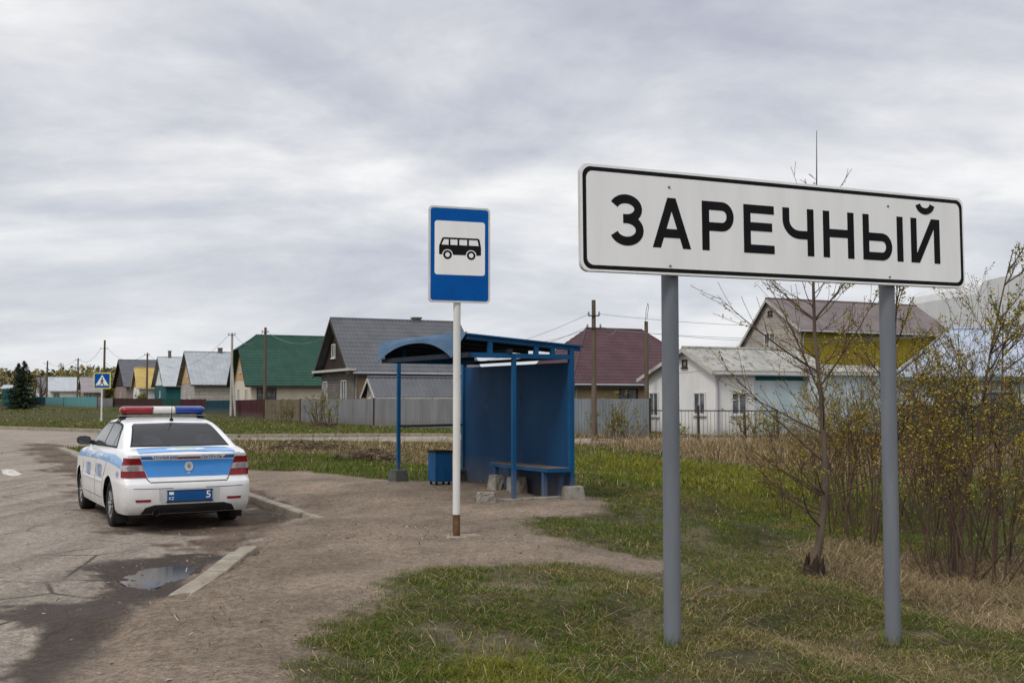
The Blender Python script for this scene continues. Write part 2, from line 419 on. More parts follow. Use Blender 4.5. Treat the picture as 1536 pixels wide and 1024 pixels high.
crk = t.math('MULTIPLY', t.ramp(vc.outputs['Distance'], [(.004, .8), (.016, 0.)]), t.ramp(t.noise(co, .35, 3), [(.45, 0.), (.6, 1.)]))
asph = t.mix(crk, asph, (.03, .026, .022, 1))
bayc = shade(rgb(120,104,90))
bayc = t.mix(t.ramp(t.noise(co, 3.2, 6, .65), [(.48, 0.), (.6, .55)]), bayc, shade(rgb(88,76,66)))
soil = shade(rgb(70,60,42)); litter = shade(rgb(78,76,36))
c = t.mix(att('grass'), dirt, t.mix(t.ramp(mid, [(.4, 0.), (.6, 1.)]), soil, litter))
mossy = t.math('MULTIPLY', att('grass'), t.ramp(t.noise(co, 3.2, 5, .6), [(.42, .15), (.58, .7)]))
c = t.mix(mossy, c, shade(rgb(66,72,28)))
c = t.mix(t.math('MULTIPLY', att('straw'), .6), c, shade(rgb(132,112,80)))
trk = t.add('ShaderNodeMapping'); trk.inputs['Rotation'].default_value = (0, 0, R(-28)); trk.inputs['Scale'].default_value = (3.2, .22, 1); t.link(co, trk.inputs['Vector'])
tr_ = t.ramp(t.noise(trk.outputs['Vector'], 1.0, 5, .6), [(.36, .72), (.58, 1.)])
ac = t.mix(1.0, t.mix(att('bay'), asph, bayc), tr_, 'MULTIPLY')
c = t.mix(att('asphalt'), c, ac)
c = t.mix(att('wet'), c, shade(rgb(74,61,50)))
t.link(c, b.inputs['Base Color'])
t.link(t.ramp(att('wet'), [(0., .93), (1., .6)]), b.inputs['Roughness']); b.inputs['Specular IOR Level'].default_value = .18
hh = t.math('ADD', t.math('MULTIPLY', fine, .5), t.math('ADD', mid, t.math('MULTIPLY', vor2.outputs['Distance'], -.35)))
t.link(t.bump(hh, 1., .045), b.inputs['Normal'])
fa = GM['asphalt'][q].mean(1) > .5; fp = (~fa) & ((GM['path_d'][q].mean(1) < .12)) 
for nm, sel in (('road', fa), ('footpath', fp), ('ground', ~(fa | fp))):
    qs = q[sel]; u, inv = np.unique(qs, return_inverse=True)
    me = np_mesh(nm, V[u], inv.reshape(-1, 4), [gm], {k: GM[k][u] for k in ('asphalt', 'bay', 'wet', 'grass', 'straw')})
    o = bpy.data.objects.new(nm, me); COL.objects.link(o); tag(o, kind='structure')
# puddle
pm, t, b = new_mat('puddle_water'); b.inputs['Base Color'].default_value = (.035,.03,.025,1); b.inputs['Roughness'].default_value = .12; b.inputs['IOR'].default_value = 1.33; b.inputs['Specular IOR Level'].default_value = .5
pc = objco(t); t.link(t.bump(t.noise(pc, 6, 3), .02, .01), b.inputs['Normal'])
def wavy(poly, n=70, amp=.06, s=0):
    pts = []; 
    for k in range(n):
        f = k / n * len(poly); i = int(f); a, c_ = Vector(poly[i]), Vector(poly[(i + 1) % len(poly)]); p = a.lerp(c_, f - i)
        e = (fbm(np.array([p.x * 5.0]), np.array([p.y * 5.0]), 60 + s)[0] - .5) * amp * 2; cc = Vector((sum(q_[0] for q_ in poly) / len(poly), sum(q_[1] for q_ in poly) / len(poly)))
        pts.append(p + (p - cc).normalized() * e)
    return pts
pz = pzc - .014
mb = MB(); pcx = sum(a[0] for a in PUD) / len(PUD); pcy = sum(a[1] for a in PUD) / len(PUD); wp = wavy([((a[0]-pcx)*1.35+pcx, (a[1]-pcy)*1.35+pcy) for a in PUD], 80, .03); mb.add([(p.x, p.y, pz) for p in wp], [list(range(len(wp)))])
tag(mb.build('puddle', pm), kind='structure')

# ------------------------------------------------------------------ kerbs
kmat = mk('kerb_concrete', rgb(150,142,129), rgb(126,115,101), 5, .85, c3=rgb(122,110,96), s3=7, cover3=.36, bump=.6)
def kerb(name, pts, w=.16, h=.15, sink=None, n=1):
    mb = MB(); 
    for k in range(len(pts) - 1):
        a, c_ = Vector(pts[k]), Vector(pts[k + 1]); L = (c_ - a).length; m = max(1, round(L / 1.0))
        for i in range(m):
            p, q_ = a.lerp(c_, i / m), a.lerp(c_, (i + 1) / m); d = (q_ - p).normalized() * .006
            p = p + d; q_ = q_ - d
            jz = rnd.uniform(-.008, .008)
            mb.bar((p.x, p.y, p.z - .1 + jz), (q_.x, q_.y, q_.z - .1 + jz), w * rnd.uniform(.93, 1.04), .2 * rnd.uniform(.94, 1.04))
    return tag(mb.build(name, kmat, bevel=.018), kind='structure')
def kq(px, py, up):
    p = gt(px, py); p = Vector((p.x, p.y, gz(p.x + .22, p.y) + up)); return (p.x, p.y, p.z)
def kp(px, py, z): p = gp(px, py, z); return (p.x, p.y, z)
kerb('kerb', [kp(486,776,.03), kp(455,767,.10), kp(420,754,.14), kp(372,739,.155), kp(330,722,.155), kp(250,697,.15)])
kerb('kerb', [kq(374,827,.055), kq(345,845,.045), kq(324,859,.016), kq(304,872,-.014), kq(275,890,-.02), kq(240,913,-.035)], .19)
kerb('kerb', [kp(92,670,.10), kp(112,678,.10), kp(128,688,.07)], .22)
kerb('kerb', [kp(-60,636,.14), kp(0,639,.14), kp(80,641,.15), kp(160,644,.15), kp(250,648,.14), kp(360,651,.14), kp(470,650.5,.14), kp(600,650,.12), kp(700,650,.1)], .25)
# worn paint on the road
pmat = mk('road_paint', rgb(205,203,198), rgb(165,158,150), 9, .8, c3=rgb(134,124,113), s3=10, cover3=.42)
def paint(px):
    mb = MB(); pts = [gp(a, b_, .012) for a, b_ in px]; mb.add([tuple(p) for p in pts], [list(range(len(pts)))])
    tag(mb.build('road_marking', pmat), kind='structure')
paint([(2,704),(18,703),(34,711),(20,714),(4,711)]); paint([(18,726),(34,728),(36,731),(18,729)])
# ------------------------------------------------------------------ village name sign
m_signw = mk('sign_white', rgb(238,237,235), rgb(228,227,225), 1.5, .45, c3=rgb(192,189,182), s3=5, cover3=.2, stretch=(3,3,.45))
m_signedge = mk('sign_edge', rgb(205,205,203), rgb(188,187,184), 3, .5, c3=rgb(96,78,66), s3=11, cover3=.16)
m_signk = mk('sign_black', rgb(22,22,24), rgb(30,30,32), 4, .6, spec=.08)
m_post = mk('grey_post_paint', rgb(116,119,124), rgb(102,106,112), 2.2, .5, c3=rgb(88,84,80), s3=9, cover3=.24, stretch=(3,3,.5), bump=.1)
m_zinc = mk('bolt_metal', rgb(150,150,150), rgb(120,118,115), 20, .4, metal=.7)
m_backmetal = mk('sign_back', rgb(140,142,144), rgb(120,122,124), 3, .45, metal=.6)
HS = .70
YL, YR = F * HS / 162.5, F * HS / 134.5
PL, PR = at(871, 325, YL), at(1447, 365, YR)
vx = Vector((PR.x - PL.x, PR.y - PL.y)); W_ = vx.length; sa = math.atan2(vx.y, vx.x)
zl = at(871, 406.5, YL).z; zr = at(1447, 433, YR).z
tilt = math.atan2(zr - zl, W_)
H_ = (at(871, 244, YL).z - zl + at(1447, 298, YR).z - zr) / 2
ts = thing('town_sign', 'big white rectangular place-name sign with black border on two grey posts', 'road sign', (PL.x, PL.y, 0), sa)
# panel coordinates: x along the sign, y up the sign; M maps (x, y, out-of-face) to the thing's space
Mp = Matrix.Translation((0, 0, zl)) @ Matrix.Rotation(-tilt, 4, 'Y') @ Matrix.Rotation(math.pi / 2, 4, 'X')
out = rrect(0, 0, W_, H_, .06, 8)
mb = MB(); mb.prism(out, -.028, -.004, Mp); mb.build('panel_edge', m_signedge, ts)
mb = MB(); mb.prism(rrect(.004, .004, W_ - .004, H_ - .004, .058, 8), -.004, 0, Mp); pn = mb.build('panel', m_signw, ts)
mb = MB(); ring(mb, rrect(.019, .018, W_ - .019, H_ - .018, .062, 10), rrect(.046, .045, W_ - .046, H_ - .045, .05, 10), 0, .0012, Mp); mb.build('border', m_signk, pn)
def sx(px, py=340):
    """picture column -> distance along the sign"""
    return along((PL.x, PL.y), (vx.x / W_, vx.y / W_), px)
z0l, ch, T = .258 * H_, .482 * H_, .085 * H_
def glyph(ch_, x0, x1):
    mb = MB(); w = x1 - x0; h = ch; lay = [0]
    def Z(): lay[0] += 1; return .0008 + .0004 * lay[0]
    def q(pts): mb.prism([(x0 + a, z0l + b_) for a, b_ in pts], 0, Z(), Mp)
    def rb(pts): ribbon(mb, [(x0 + a, z0l + b_) for a, b_ in pts], T, 0, Z(), Mp)
    def rect(a, b_, c_, d): q([(a, b_), (c_, b_), (c_, d), (a, d)])
    if ch_ == 'З':
        r1, r2 = (h - T) * .235, (h - T) * .265; mid = T / 2 + 2 * r2
        a1, a2 = w * .5 - T / 2 - .006, w * .5 - T / 2
        rb(arc(w * .5 - .004, mid + r1, a1, r1 , 158, 90, 8)[:-1] + arc(w * .5 - .004, mid + r1, a1, r1, 90, -90, 20) )
        rb(arc(w * .5, mid - r2, a2, r2, 90, -90, 20)[:-1] + arc(w * .5, mid - r2, a2, r2, -90, -160, 8))
        rect(w * .40, mid - T / 2, w * .56, mid + T / 2)
    elif ch_ == 'А':
        k = T * 1.08
        q([(0, 0), (k, 0), (w / 2 + k * .5, h), (w / 2 - k * .5, h)]); q([(w - k, 0), (w, 0), (w / 2 + k * .5, h), (w / 2 - k * .5, h)])
        rect(w * .24, h * .205, w * .76, h * .205 + T)
    elif ch_ == 'Р':
        rect(0, 0, T, h); r = (h * .60 - T) / 2; cx = w - T / 2 - r * .95
        rb([(T * .5, h - T / 2), (cx, h - T / 2)] + arc(cx, h - T / 2 - r, r * .95, r, 90, -90, 18) + [(T * .5, h - T / 2 - 2 * r)])
    elif ch_ == 'Е':
        rect(0, 0, T, h); rect(0, h - T, w, h); rect(0, 0, w, T); rect(0, h * .46, w * .93, h * .46 + T)
    elif ch_ == 'Ч':
        rect(w - T, 0, w, h); r = w * .5; yb = h * .44
        rb([(T / 2, h), (T / 2, yb + r * .75)] + arc(T / 2 + r * .85, yb + r * .75, r * .85, r * .75, 180, 270, 10) + [(w - T * .5, yb)])
    elif ch_ == 'Н':
        rect(0, 0, T, h); rect(w - T, 0, w, h); rect(T * .5, h * .44, w - T * .5, h * .44 + T)
    elif ch_ == 'Ы':
        rect(0, 0, T, h); rect(w - T, 0, w, h); ww = w * .72; r = (h * .60 - T) / 2; cx = ww - T / 2 - r * .95
        rb([(T * .5, T / 2 + 2 * r), (cx, T / 2 + 2 * r)] + arc(cx, T / 2 + r, r * .95, r, 90, -90, 18) + [(T * .5, T / 2)])
    elif ch_ == 'Й':
        rect(0, 0, T, h); rect(w - T, 0, w, h); k = T * 1.25
        q([(T * .3, 0), (T * .3 + k * .9, 0), (w - T * .3, h), (w - T * .3 - k * .9, h)])
        ribbon(mb, [(x0 + a, z0l + b_) for a, b_ in arc(w * .5 + .003, h + T * 1.95, w * .25, T * 1.0, 190, 350, 14)], T * .82, 0, Z(), Mp)
    return mb
for g, a, c_ in (('З',916,967.5),('А',981,1039),('Р',1056,1104),('Е',1119,1165),('Ч',1178,1225),('Н',1239,1285.5),('Ы',1299,1359.5),('Й',1371.5,1415)):
    glyph(g, sx(a), sx(c_)).build('letter', m_signk, pn)
for px in (1007, 1338):
    s_ = sx(px)
    for yy in (.845, .09): MB().lathe([(0, .008), (.006, .007), (.010, .002), (.011, 0)], Mp @ Matrix.Translation((s_, yy * H_, 0)), 10).build('bolt', m_zinc, pn)
SIGN_FEET = []
SIGN_FEET = []
for px, foot in ((1006, 1008.5), (1333, 1341)):
    s_ = along((PL.x - .095 * math.sin(sa), PL.y + .095 * math.cos(sa)), (vx.x / W_, vx.y / W_), px); wp = ts.matrix_basis if False else Matrix.Translation(ts.location) @ Matrix.Rotation(sa, 4, 'Z')
    p = wp @ Vector((s_, .095, 0)); g = gz(p.x, p.y); r_ = .0585
    mb = MB(); top = zl + math.tan(tilt) * s_ + H_ * .9
    mb.tube([(s_, .095, g - .4), (s_, .095, top), ], r_, 20); mb.tube([(s_, .095, top), (s_, .095, top + .004)], r_ + .001, 20)
    po = mb.build('post', m_post, ts)
    for yy in (.2, .75):
        mb = MB(); mb.box((s_, .0335, zl + math.tan(tilt) * s_ + H_ * yy), (.30, .008, .04)); mb.box((s_, .095, zl + math.tan(tilt) * s_ + H_ * yy), (.13, .13, .03)); mb.build('bracket', m_backmetal, po)
    SIGN_FEET.append((p.x, p.y))

m_foot = mk('broken_concrete', rgb(150,140,128), rgb(132,118,104), 8, .9, c3=rgb(126,112,96), s3=12, cover3=.45, bump=.6)
# ------------------------------------------------------------------ bus stop sign
m_blue = mk('sign_blue', rgb(0,84,160), rgb(0,76,148), 3, .5, spec=.1)
m_polew = mk('white_pole_paint', rgb(214,213,209), rgb(200,198,193), 2, .5, c3=rgb(168,160,150), s3=6, cover3=.14, stretch=(2,2,.5))
m_rust = mk('rust', rgb(108,82,58), rgb(70,56,44), 9, .85, c3=rgb(170,160,148), s3=14, cover3=.22, bump=.4)
P = gt(684.5, 803); YB = P.y
ax = R(18); bs = thing('bus_stop_sign', 'blue and white bus stop sign with a black bus picture on a white pole', 'road sign', P, ax)
mpx = YB / F
bw = 91 * mpx / math.cos(ax) * 1.0; bz0 = at(684, 454.5, YB).z - P.z; bz1 = at(684, 311.5, YB).z - P.z; bh = bz1 - bz0
xo = (at(687.5, 400, YB).x - P.x) / math.cos(ax)
Mb = Matrix.Translation((xo - bw / 2, -.055, bz0)) @ Matrix.Rotation(math.pi / 2, 4, 'X')
ped = MB(); ped.prism(rrect(0, 0, bw, bh, .045, 8), -.02, 0, Mb); pan = ped.build('panel', m_signedge, bs)
mb = MB(); mb.prism(rrect(.022, .022, bw - .022, bh - .022, .032, 8), 0, .0012, Mb); mb.build('blue_field', m_blue, pan)
fx = lambda a: a * bw
fy = lambda b_: bh * (1 - b_)
mb = MB(); mb.prism(rrect(fx(.095), fy(.713), fx(.912), fy(.153), .03, 8), 0, .0024, Mb); wf = mb.build('white_field', m_signw, pan)
mb = MB(); L0, z1 = 0, .0034
body = [(.166,.500),(.166,.415),(.215,.335),(.235,.325),(.80,.325),(.825,.335),(.848,.42),(.848,.492),(.84,.502),(.755,.502)] 
def P2(l): return [(fx(a), fy(b_)) for a, b_ in l]
# body outline with wheel arches cut in
wr = .062
arch = lambda cx: [(fx(cx) + wr * math.cos(R(a_)), fy(.505) + wr * math.sin(R(a_))) for a_ in range(0, 181, 20)]
outl = P2([(.166,.502),(.166,.415),(.215,.335),(.24,.325),(.80,.325),(.825,.338),(.848,.42),(.848,.495),(.838,.502)]) 
outl = outl[::-1]
wx1, wx2 = .302, .686
bodypts = P2([(.166,.502)]) + [(fx(wx1) - wr + 2*wr*0, fy(.505))] + arch(wx1)[::-1][1:] + arch(wx2)[::-1] + P2([(.838,.502),(.848,.495),(.848,.42),(.825,.338),(.80,.325),(.24,.325),(.215,.335),(.166,.415)])
mb.prism(bodypts, 0, z1, Mb)
pic = mb.build('bus_picture', m_signk, wf)
mb = MB()
for win in ([(.205,.402),(.245,.345),(.318,.345),(.318,.402)], [(.348,.345),(.462,.345),(.462,.402),(.348,.402)], [(.494,.345),(.618,.345),(.618,.402),(.494,.402)], [(.650,.345),(.79,.345),(.808,.402),(.650,.402)]):
    MB().prism(P2(win), .001, .0046, Mb).build('window_picture', m_signw, pic)
for cx in (wx1, wx2): MB().prism([(fx(cx) + .026 * math.cos(a_ * .3142), fy(.505) + .026 * math.sin(a_ * .3142)) for a_ in range(20)], .001, .0046, Mb).build('hub_picture', m_signw, pic)
for cx in (wx1, wx2):
    A = [(fx(cx) + .050 * math.cos(a_ * .2618), fy(.505) + .050 * math.sin(a_ * .2618)) for a_ in range(24)]; B = [(fx(cx) + .026 * math.cos(a_ * .2618), fy(.505) + .026 * math.sin(a_ * .2618)) for a_ in range(24)]
    mb = MB(); ring(mb, A, B, 0, .004, Mb); mb.build('wheel_picture', m_signk, pic)
zr_ = at(684, 771, YB).z - P.z
MB().tube([(0, 0, zr_), (0, 0, bz1 - .04)], .041, 18).build('pole', m_polew, bs)
MB().tube([(0, 0, -.2), (0, 0, zr_)], [.042, .0405], 18).build('pole_foot', m_rust, bs)
for yy in (.15, .8): MB().box((0, -.012, bz0 + bh * yy), (.2, .04, .03)).build('bracket', m_backmetal, bs)
fp_ = wavy([(-.12,-.14),(.05,-.16),(.24,-.1),(.2,.10),(0,.16),(-.12,.08)], 40, .16, 3)
mb = MB(); mb.prism([(p.x, p.y) for p in fp_], -.08, .002); mb.build('concrete_foot', m_foot, bs, bevel=.008)

# ------------------------------------------------------------------ crossing sign far left
m_yel = mk('reflective_yellow', rgb(206,204,120), rgb(196,192,110), 5, .5)
P = gt(152, 637); c_ = P.y / F
cs = thing('crossing_sign', 'square blue pedestrian crossing sign with yellow edge on a white pole', 'road sign', P, R(14))
zb_, zt_ = at(153, 583, P.y).z - P.z, at(153, 558.5, P.y).z - P.z; s_ = zt_ - zb_
Mc = Matrix.Translation((-s_ / 2, -.06, zb_)) @ Matrix.Rotation(math.pi / 2, 4, 'X')
pan = MB().prism(rrect(0, 0, s_, s_, .05), -.02, 0, Mc).build('panel', m_yel, cs)
MB().prism(rrect(.07, .07, s_ - .07, s_ - .07, .03), 0, .003, Mc).build('blue_field', m_blue, pan)
tri = MB().prism([(s_ * .12, s_ * .2), (s_ * .88, s_ * .2), (s_ * .5, s_ * .86)], 0, .006, Mc).build('white_triangle', m_signw, pan)
mb = MB(); k = s_
def lmb(a, b_, w): ribbon(mb, [(a[0] * k, a[1] * k), (b_[0] * k, b_[1] * k)], w * k, 0, .009 + .0004 * len(mb.v) / 16, Mc)
lmb((.5,.60),(.5,.42),.08); lmb((.5,.43),(.40,.24),.05); lmb((.5,.43),(.60,.24),.05); lmb((.5,.56),(.40,.44),.04); lmb((.5,.56),(.60,.45),.04)
for x_ in (.26, .37, .62, .73): lmb((x_ - .03, .215), (x_ + .0, .25), .05)
mb.prism([(k * (.51 + .04 * math.cos(i * .5236)), k * (.655 + .04 * math.sin(i * .5236))) for i in range(12)], 0, .012, Mc)
mb.build('walking_figure', m_signk, tri)
MB().tube([(0, 0, -.2), (0, 0, zt_ - .05)], .055, 12).build('pole', m_polew, cs)
MB().tube([(0, 0, -.2), (0, 0, .22)], .058, 12).build('pole_foot', m_rust, cs)

# ------------------------------------------------------------------ bus shelter
m_shel = mk('shelter_blue', rgb(10,78,122), rgb(6,66,106), 2.2, .5, c3=rgb(40,72,100), s3=6, cover3=.22, bump=.2, bscale=12, dust=(.5, .5, rgb(120,106,92)))
m_wall = mk('shelter_wall_blue', rgb(10,66,106), rgb(8,56,92), 1.2, .55, c3=rgb(32,58,92), s3=2.2, cover3=.36, stretch=(1,1,.45), bump=.35, bscale=3.5, dust=(.55, .6, rgb(112,100,88)))
m_hood = mk('shelter_hood_lit', rgb(82,108,134), rgb(66,94,122), 2, .5, c3=rgb(108,124,140), s3=5, cover3=.25)  # greyer, lighter blue: sky light on the hood put into the colour
m_under = mk('shelter_underside_shaded', rgb(42,48,58), rgb(34,40,50), 2, .75)  # near-black colour: shade under the roof painted into the steel
m_block = mk('rough_concrete', rgb(150,145,136), rgb(116,110,101), 4, .9, c3=rgb(86,78,68), s3=7, cover3=.35, bump=.9, bscale=22)
m_blockd = mk('dark_concrete', rgb(92,92,92), rgb(72,72,70), 4, .9, c3=rgb(58,52,46), s3=7, cover3=.35, bump=.9, bscale=22)
m_scrap = mk('torn_paper', rgb(62,84,110), rgb(30,66,100), 9, .8, c3=rgb(96,108,122), s3=14, cover3=.3)
U, Vv = dirs(30)
B = gt(857, 750)
sh = thing('bus_shelter', 'blue painted steel bus stop shelter with curved hood and solid back wall', 'bus shelter', B, R(120))
def SL(px): return along((B.x, B.y), U, px)                       # distance along the wall
LW = SL(696); YF = 1.08
Minv = (Matrix.Translation(B) @ Matrix.Rotation(R(120), 4, 'Z')).inverted()
def loc(x, y): p = Matrix.Translation(B) @ Matrix.Rotation(R(120), 4, 'Z') @ Vector((x, y, 0)); return p
def zat(px, py, x, y): return at(px, py, loc(x, y).y).z - B.z
def gl(x, y): p = loc(x, y); return gz(p.x, p.y) - B.z
YO = -along((B.x, B.y), Vv, 698)                                   # front edge of the roof
YE = along((B.x, B.y), Vv, 872)
zrf = zat(698, 499.5, 0, YO); zrb = zat(872, 518.5, 0, -YE)
zbm = zat(857, 535, 0, 0); zwt = zat(857, 543, 0, 0)
XL = along((loc(0, YO + .05).x, loc(0, YO + .05).y), U, 567)                 # far end of roof
XF = along((loc(0, YF).x, loc(0, YF).y), U, 598)                   # far front post
print('shelter', 'LW', LW, 'YO', YO, 'YE', YE, 'roof z', zrf, zrb, 'beam', zbm, 'XL', XL, 'XF', XF)
xr0, xr1 = -.06, XL
mb = MB()
for i in range(4):                                                 # four sheets, slight overlap joints
    a, c_ = .02 + (LW - .04) * i / 4, .02 + (LW - .04) * (i + 1) / 4
    mb.bx((a + .002, -.012 - .002 * (i % 2), -.06), (c_ - .002, .012 - .002 * (i % 2), zwt))
mb.build('back_wall', m_wall, sh)
mb = MB(); mb.bx((0, -.045, 1.2), (LW, -.016, 1.24)); mb.bx((0, -.045, .22), (LW, -.016, .26)); mb.build('wall_rail', m_wall, sh)
pw = .075
def roofz(y): return zrf + (zrb - zrf) * (YO - y) / (YO + YE)
for (x, y, z0) in ((0, 0, .16), (LW, 0, .12), (.0, YF - .08, gl(0, YF) - .05), (XF, YF, gl(XF, YF) + .12)):
    pw = .06 if y > .5 else .075
    MB().bx((x - pw/2, y - pw/2, z0), (x + pw/2, y + pw/2, zbm + (.04 if x > 1 else -.042) if y > .5 else roofz(y) - .04)).build('post', m_shel, sh, bevel=.006)
# side trusses, beams
for x in (0, XL - .05):
    mb = MB(); mb.bx((x - .03, -.04, zbm - .04), (x + .03, YO - .02, zbm + .03))
    mb.bar((x, -YE + .03, roofz(-YE) - .055), (x, YO - .02, roofz(YO) - .055), .05, .06)
    for y in (.33, .62, 1.40): mb.bx((x - .025, y - .035, zbm + .03), (x + .025, y + .035, roofz(y) - .08))
    mb.build('side_truss', m_shel, sh)
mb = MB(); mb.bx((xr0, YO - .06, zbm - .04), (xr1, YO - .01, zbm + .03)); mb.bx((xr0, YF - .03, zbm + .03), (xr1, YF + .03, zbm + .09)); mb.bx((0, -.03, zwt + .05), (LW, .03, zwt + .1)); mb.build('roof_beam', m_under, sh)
mb = MB()
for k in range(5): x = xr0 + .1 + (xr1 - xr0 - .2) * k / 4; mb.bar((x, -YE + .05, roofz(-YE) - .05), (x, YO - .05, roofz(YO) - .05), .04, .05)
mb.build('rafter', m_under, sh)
mb = MB(); n = 24                                                  # roof sheet, faintly rippled
vs = []; fs = []
for k in range(n + 1):
    x = xr0 + (xr1 - xr0) * k / n; dz = .006 * math.sin(k * 2.1) 
    vs += [(x, -YE, zrb + dz), (x, YO, zrf + dz), (x, -YE, zrb + dz - .022), (x, YO, zrf + dz - .022)]
for k in range(n):
    a = 4 * k; b_ = a + 4; fs += [(a, b_, b_+1, a+1)]
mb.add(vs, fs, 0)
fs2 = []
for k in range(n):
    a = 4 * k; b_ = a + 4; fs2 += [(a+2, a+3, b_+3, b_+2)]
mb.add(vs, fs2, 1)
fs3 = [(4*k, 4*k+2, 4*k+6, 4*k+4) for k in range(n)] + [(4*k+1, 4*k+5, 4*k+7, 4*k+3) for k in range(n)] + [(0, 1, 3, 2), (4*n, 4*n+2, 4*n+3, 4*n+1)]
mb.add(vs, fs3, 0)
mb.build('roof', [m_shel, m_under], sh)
# hood: sheet hanging forward from the roof edge with an arched lower edge
mb = MB(); n = 36; vs = []
zlo = zat(566, 545, xr1, YO) - roofz(YO)
for k in range(n + 1):
    f = k / n; x = xr0 + (xr1 - xr0) * f
    b_ = zrf + zlo + (-zlo - .075) * (max(0, 1 - abs(2 * f - 1) ** 2.3))
    zt = zrf + .02; fw = (zt - b_)
    for o in (0, .008): xb = xr0 + .34 + (xr1 - xr0 - .34) * f; vs += [(x, YO + .0 + o, zt), ((x + xb) / 2, YO + .02 + .03 * min(1, fw / .3) * .6 + o, (zt + b_) / 2 + .01), (xb, YO + .02 + .05 * fw / .35 + o, b_)]
fs = []
for k in range(n):
    a = 6 * k; b_ = a + 6
    fs += [(a+3, b_+3, b_+4, a+4), (a+4, b_+4, b_+5, a+5), (a, a+1, b_+1, b_), (a+1, a+2, b_+2, b_+1), (a+2, a+5, b_+5, b_+2), (a, b_, b_+3, a+3)]
fs += [(0, 3, 4, 1), (1, 4, 5, 2), (6*n, 6*n+1, 6*n+4, 6*n+3), (6*n+1, 6*n+2, 6*n+5, 6*n+4)]
mb.add(vs, fs, 0, False); mb.build('hood', m_hood, sh)
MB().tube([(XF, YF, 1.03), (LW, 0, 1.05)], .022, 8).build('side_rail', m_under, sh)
for (x, y, d, mt) in ((XF, YF, .30, m_blockd), (LW, .05, .30, m_blockd), (0, 0, .34, m_block)):
    MB().frustum((x, y, gl(x, y) - .08), (d, d, 1), (d * .76, d * .76, 1), .29, rz=.1).build('footing', mt, sh, bevel=.02)
MB().bx((XL - .055, .05, zbm - .03), (XL - .045, YO - .05, roofz(YO) - .06)).build('end_shade_sheet', m_under, sh)  # dark sheet added for the black shade seen under the arch
# kerbstone sunk along the open side
MB().bx((-.04, .2, gl(0, .6) - .06), (.1, YF + .3, gl(0, .6) + .03)).build('sill_stone', m_block, sh, bevel=.012)

for k_, (x, z, w_, h_) in enumerate(((1.62, 1.52, .16, .30), (1.45, 1.38, .09, .22), (2.5, 1.3, .2, .13))):
    r5 = random.Random(k_); pl_ = [(x + w_ * (.5 + (.5 + r5.uniform(-.16, .08)) * math.cos(a_ * .5236)), z + h_ * (.5 + (.5 + r5.uniform(-.2, .08)) * math.sin(a_ * .5236))) for a_ in range(12)]
    MB().prism(pl_, 0, .0012, Matrix.Translation((0, .0135, 0)) @ Matrix.Rotation(math.pi / 2, 4, 'X') @ Matrix.Scale(-1, 4, (0, 0, 1))).build('paper_scrap', m_scrap, sh)
# bench
m_wood = mk('weathered_plank', rgb(116,104,96), rgb(88,78,72), 3, .8, c3=rgb(66,58,54), s3=10, cover3=.3, stretch=(.5,6,6), bump=.4)
bp = loc(0, .465); hx = along((bp.x, bp.y), U, 734); nx = along((bp.x, bp.y), U, 822)
bo = loc(nx, .25); zb = gz(bo.x, bo.y)
be = thing('bench', 'plank bench with blue legs inside the bus shelter', 'bench', (bo.x, bo.y, zb), R(120))
Lb = hx - nx; zs = .46
mb = MB()
for k in range(3): mb.bx((0.012, -.17 + .125 * k, zs - .035), (Lb, -.17 + .125 * k + .118, zs))
mb.build('seat', m_wood, be, bevel=.004)
mb = MB(); mb.bx((-.004, -.18, zs - .06), (.01, .205, zs - .004)); mb.bx((.01, .205, zs - .06), (Lb, .215, zs - .01)); mb.build('edge_trim', m_shel, be)
for x in (.18, Lb - .14):
    for y in (-.12, .17): MB().bx((x - .035, y - .03, -.02), (x + .035, y + .03, zs - .04)).build('leg', m_shel, be)
# bin
P = gt(660, 726)
bn = thing('litter_bin', 'dark blue square metal litter bin standing beside the shelter', 'litter bin', P, R(28))
bw_, bh_ = .31, .50
m_bin = mk('bin_blue', rgb(22,76,122), rgb(16,62,104), 5, .5, c3=rgb(44,54,66), s3=9, cover3=.25, stretch=(1,1,.6))
m_in = mk('bin_inside', rgb(30,30,32), rough=.9)
mb = MB()
for sx_, sy_, dx, dy in ((0,-1,1,0),(0,1,1,0),(-1,0,0,1),(1,0,0,1)):
    mb.box((sx_ * (bw_/2 - .006), sy_ * (bw_/2 - .006), .05 + bh_/2), (bw_ if dx else .012, bw_ - .026 if dy else .012, bh_ - .004))
mb.box((0, 0, .056), (bw_ - .03, bw_ - .03, .01)); mb.build('body', m_bin, bn, bevel=.003)
mb = MB(); A = rrect(-bw_/2 - .012, -bw_/2 - .012, bw_/2 + .012, bw_/2 + .012, .02, 3); Bq = rrect(-bw_/2 + .02, -bw_/2 + .02, bw_/2 - .02, bw_/2 - .02, .015, 3)
ring(mb, A, Bq, bh_ + .045, bh_ + .075, Matrix()); mb.build('rim', m_in, bn)
MB().box((0, 0, bh_ * .78), (bw_ - .03, bw_ - .03, .02)).build('liner', m_in, bn)
for sx_ in (-1, 1):
    for sy_ in (-1, 1): MB().box((sx_ * (bw_/2 - .04), sy_ * (bw_/2 - .04), .025), (.03, .03, .06)).build('foot', m_in, bn)
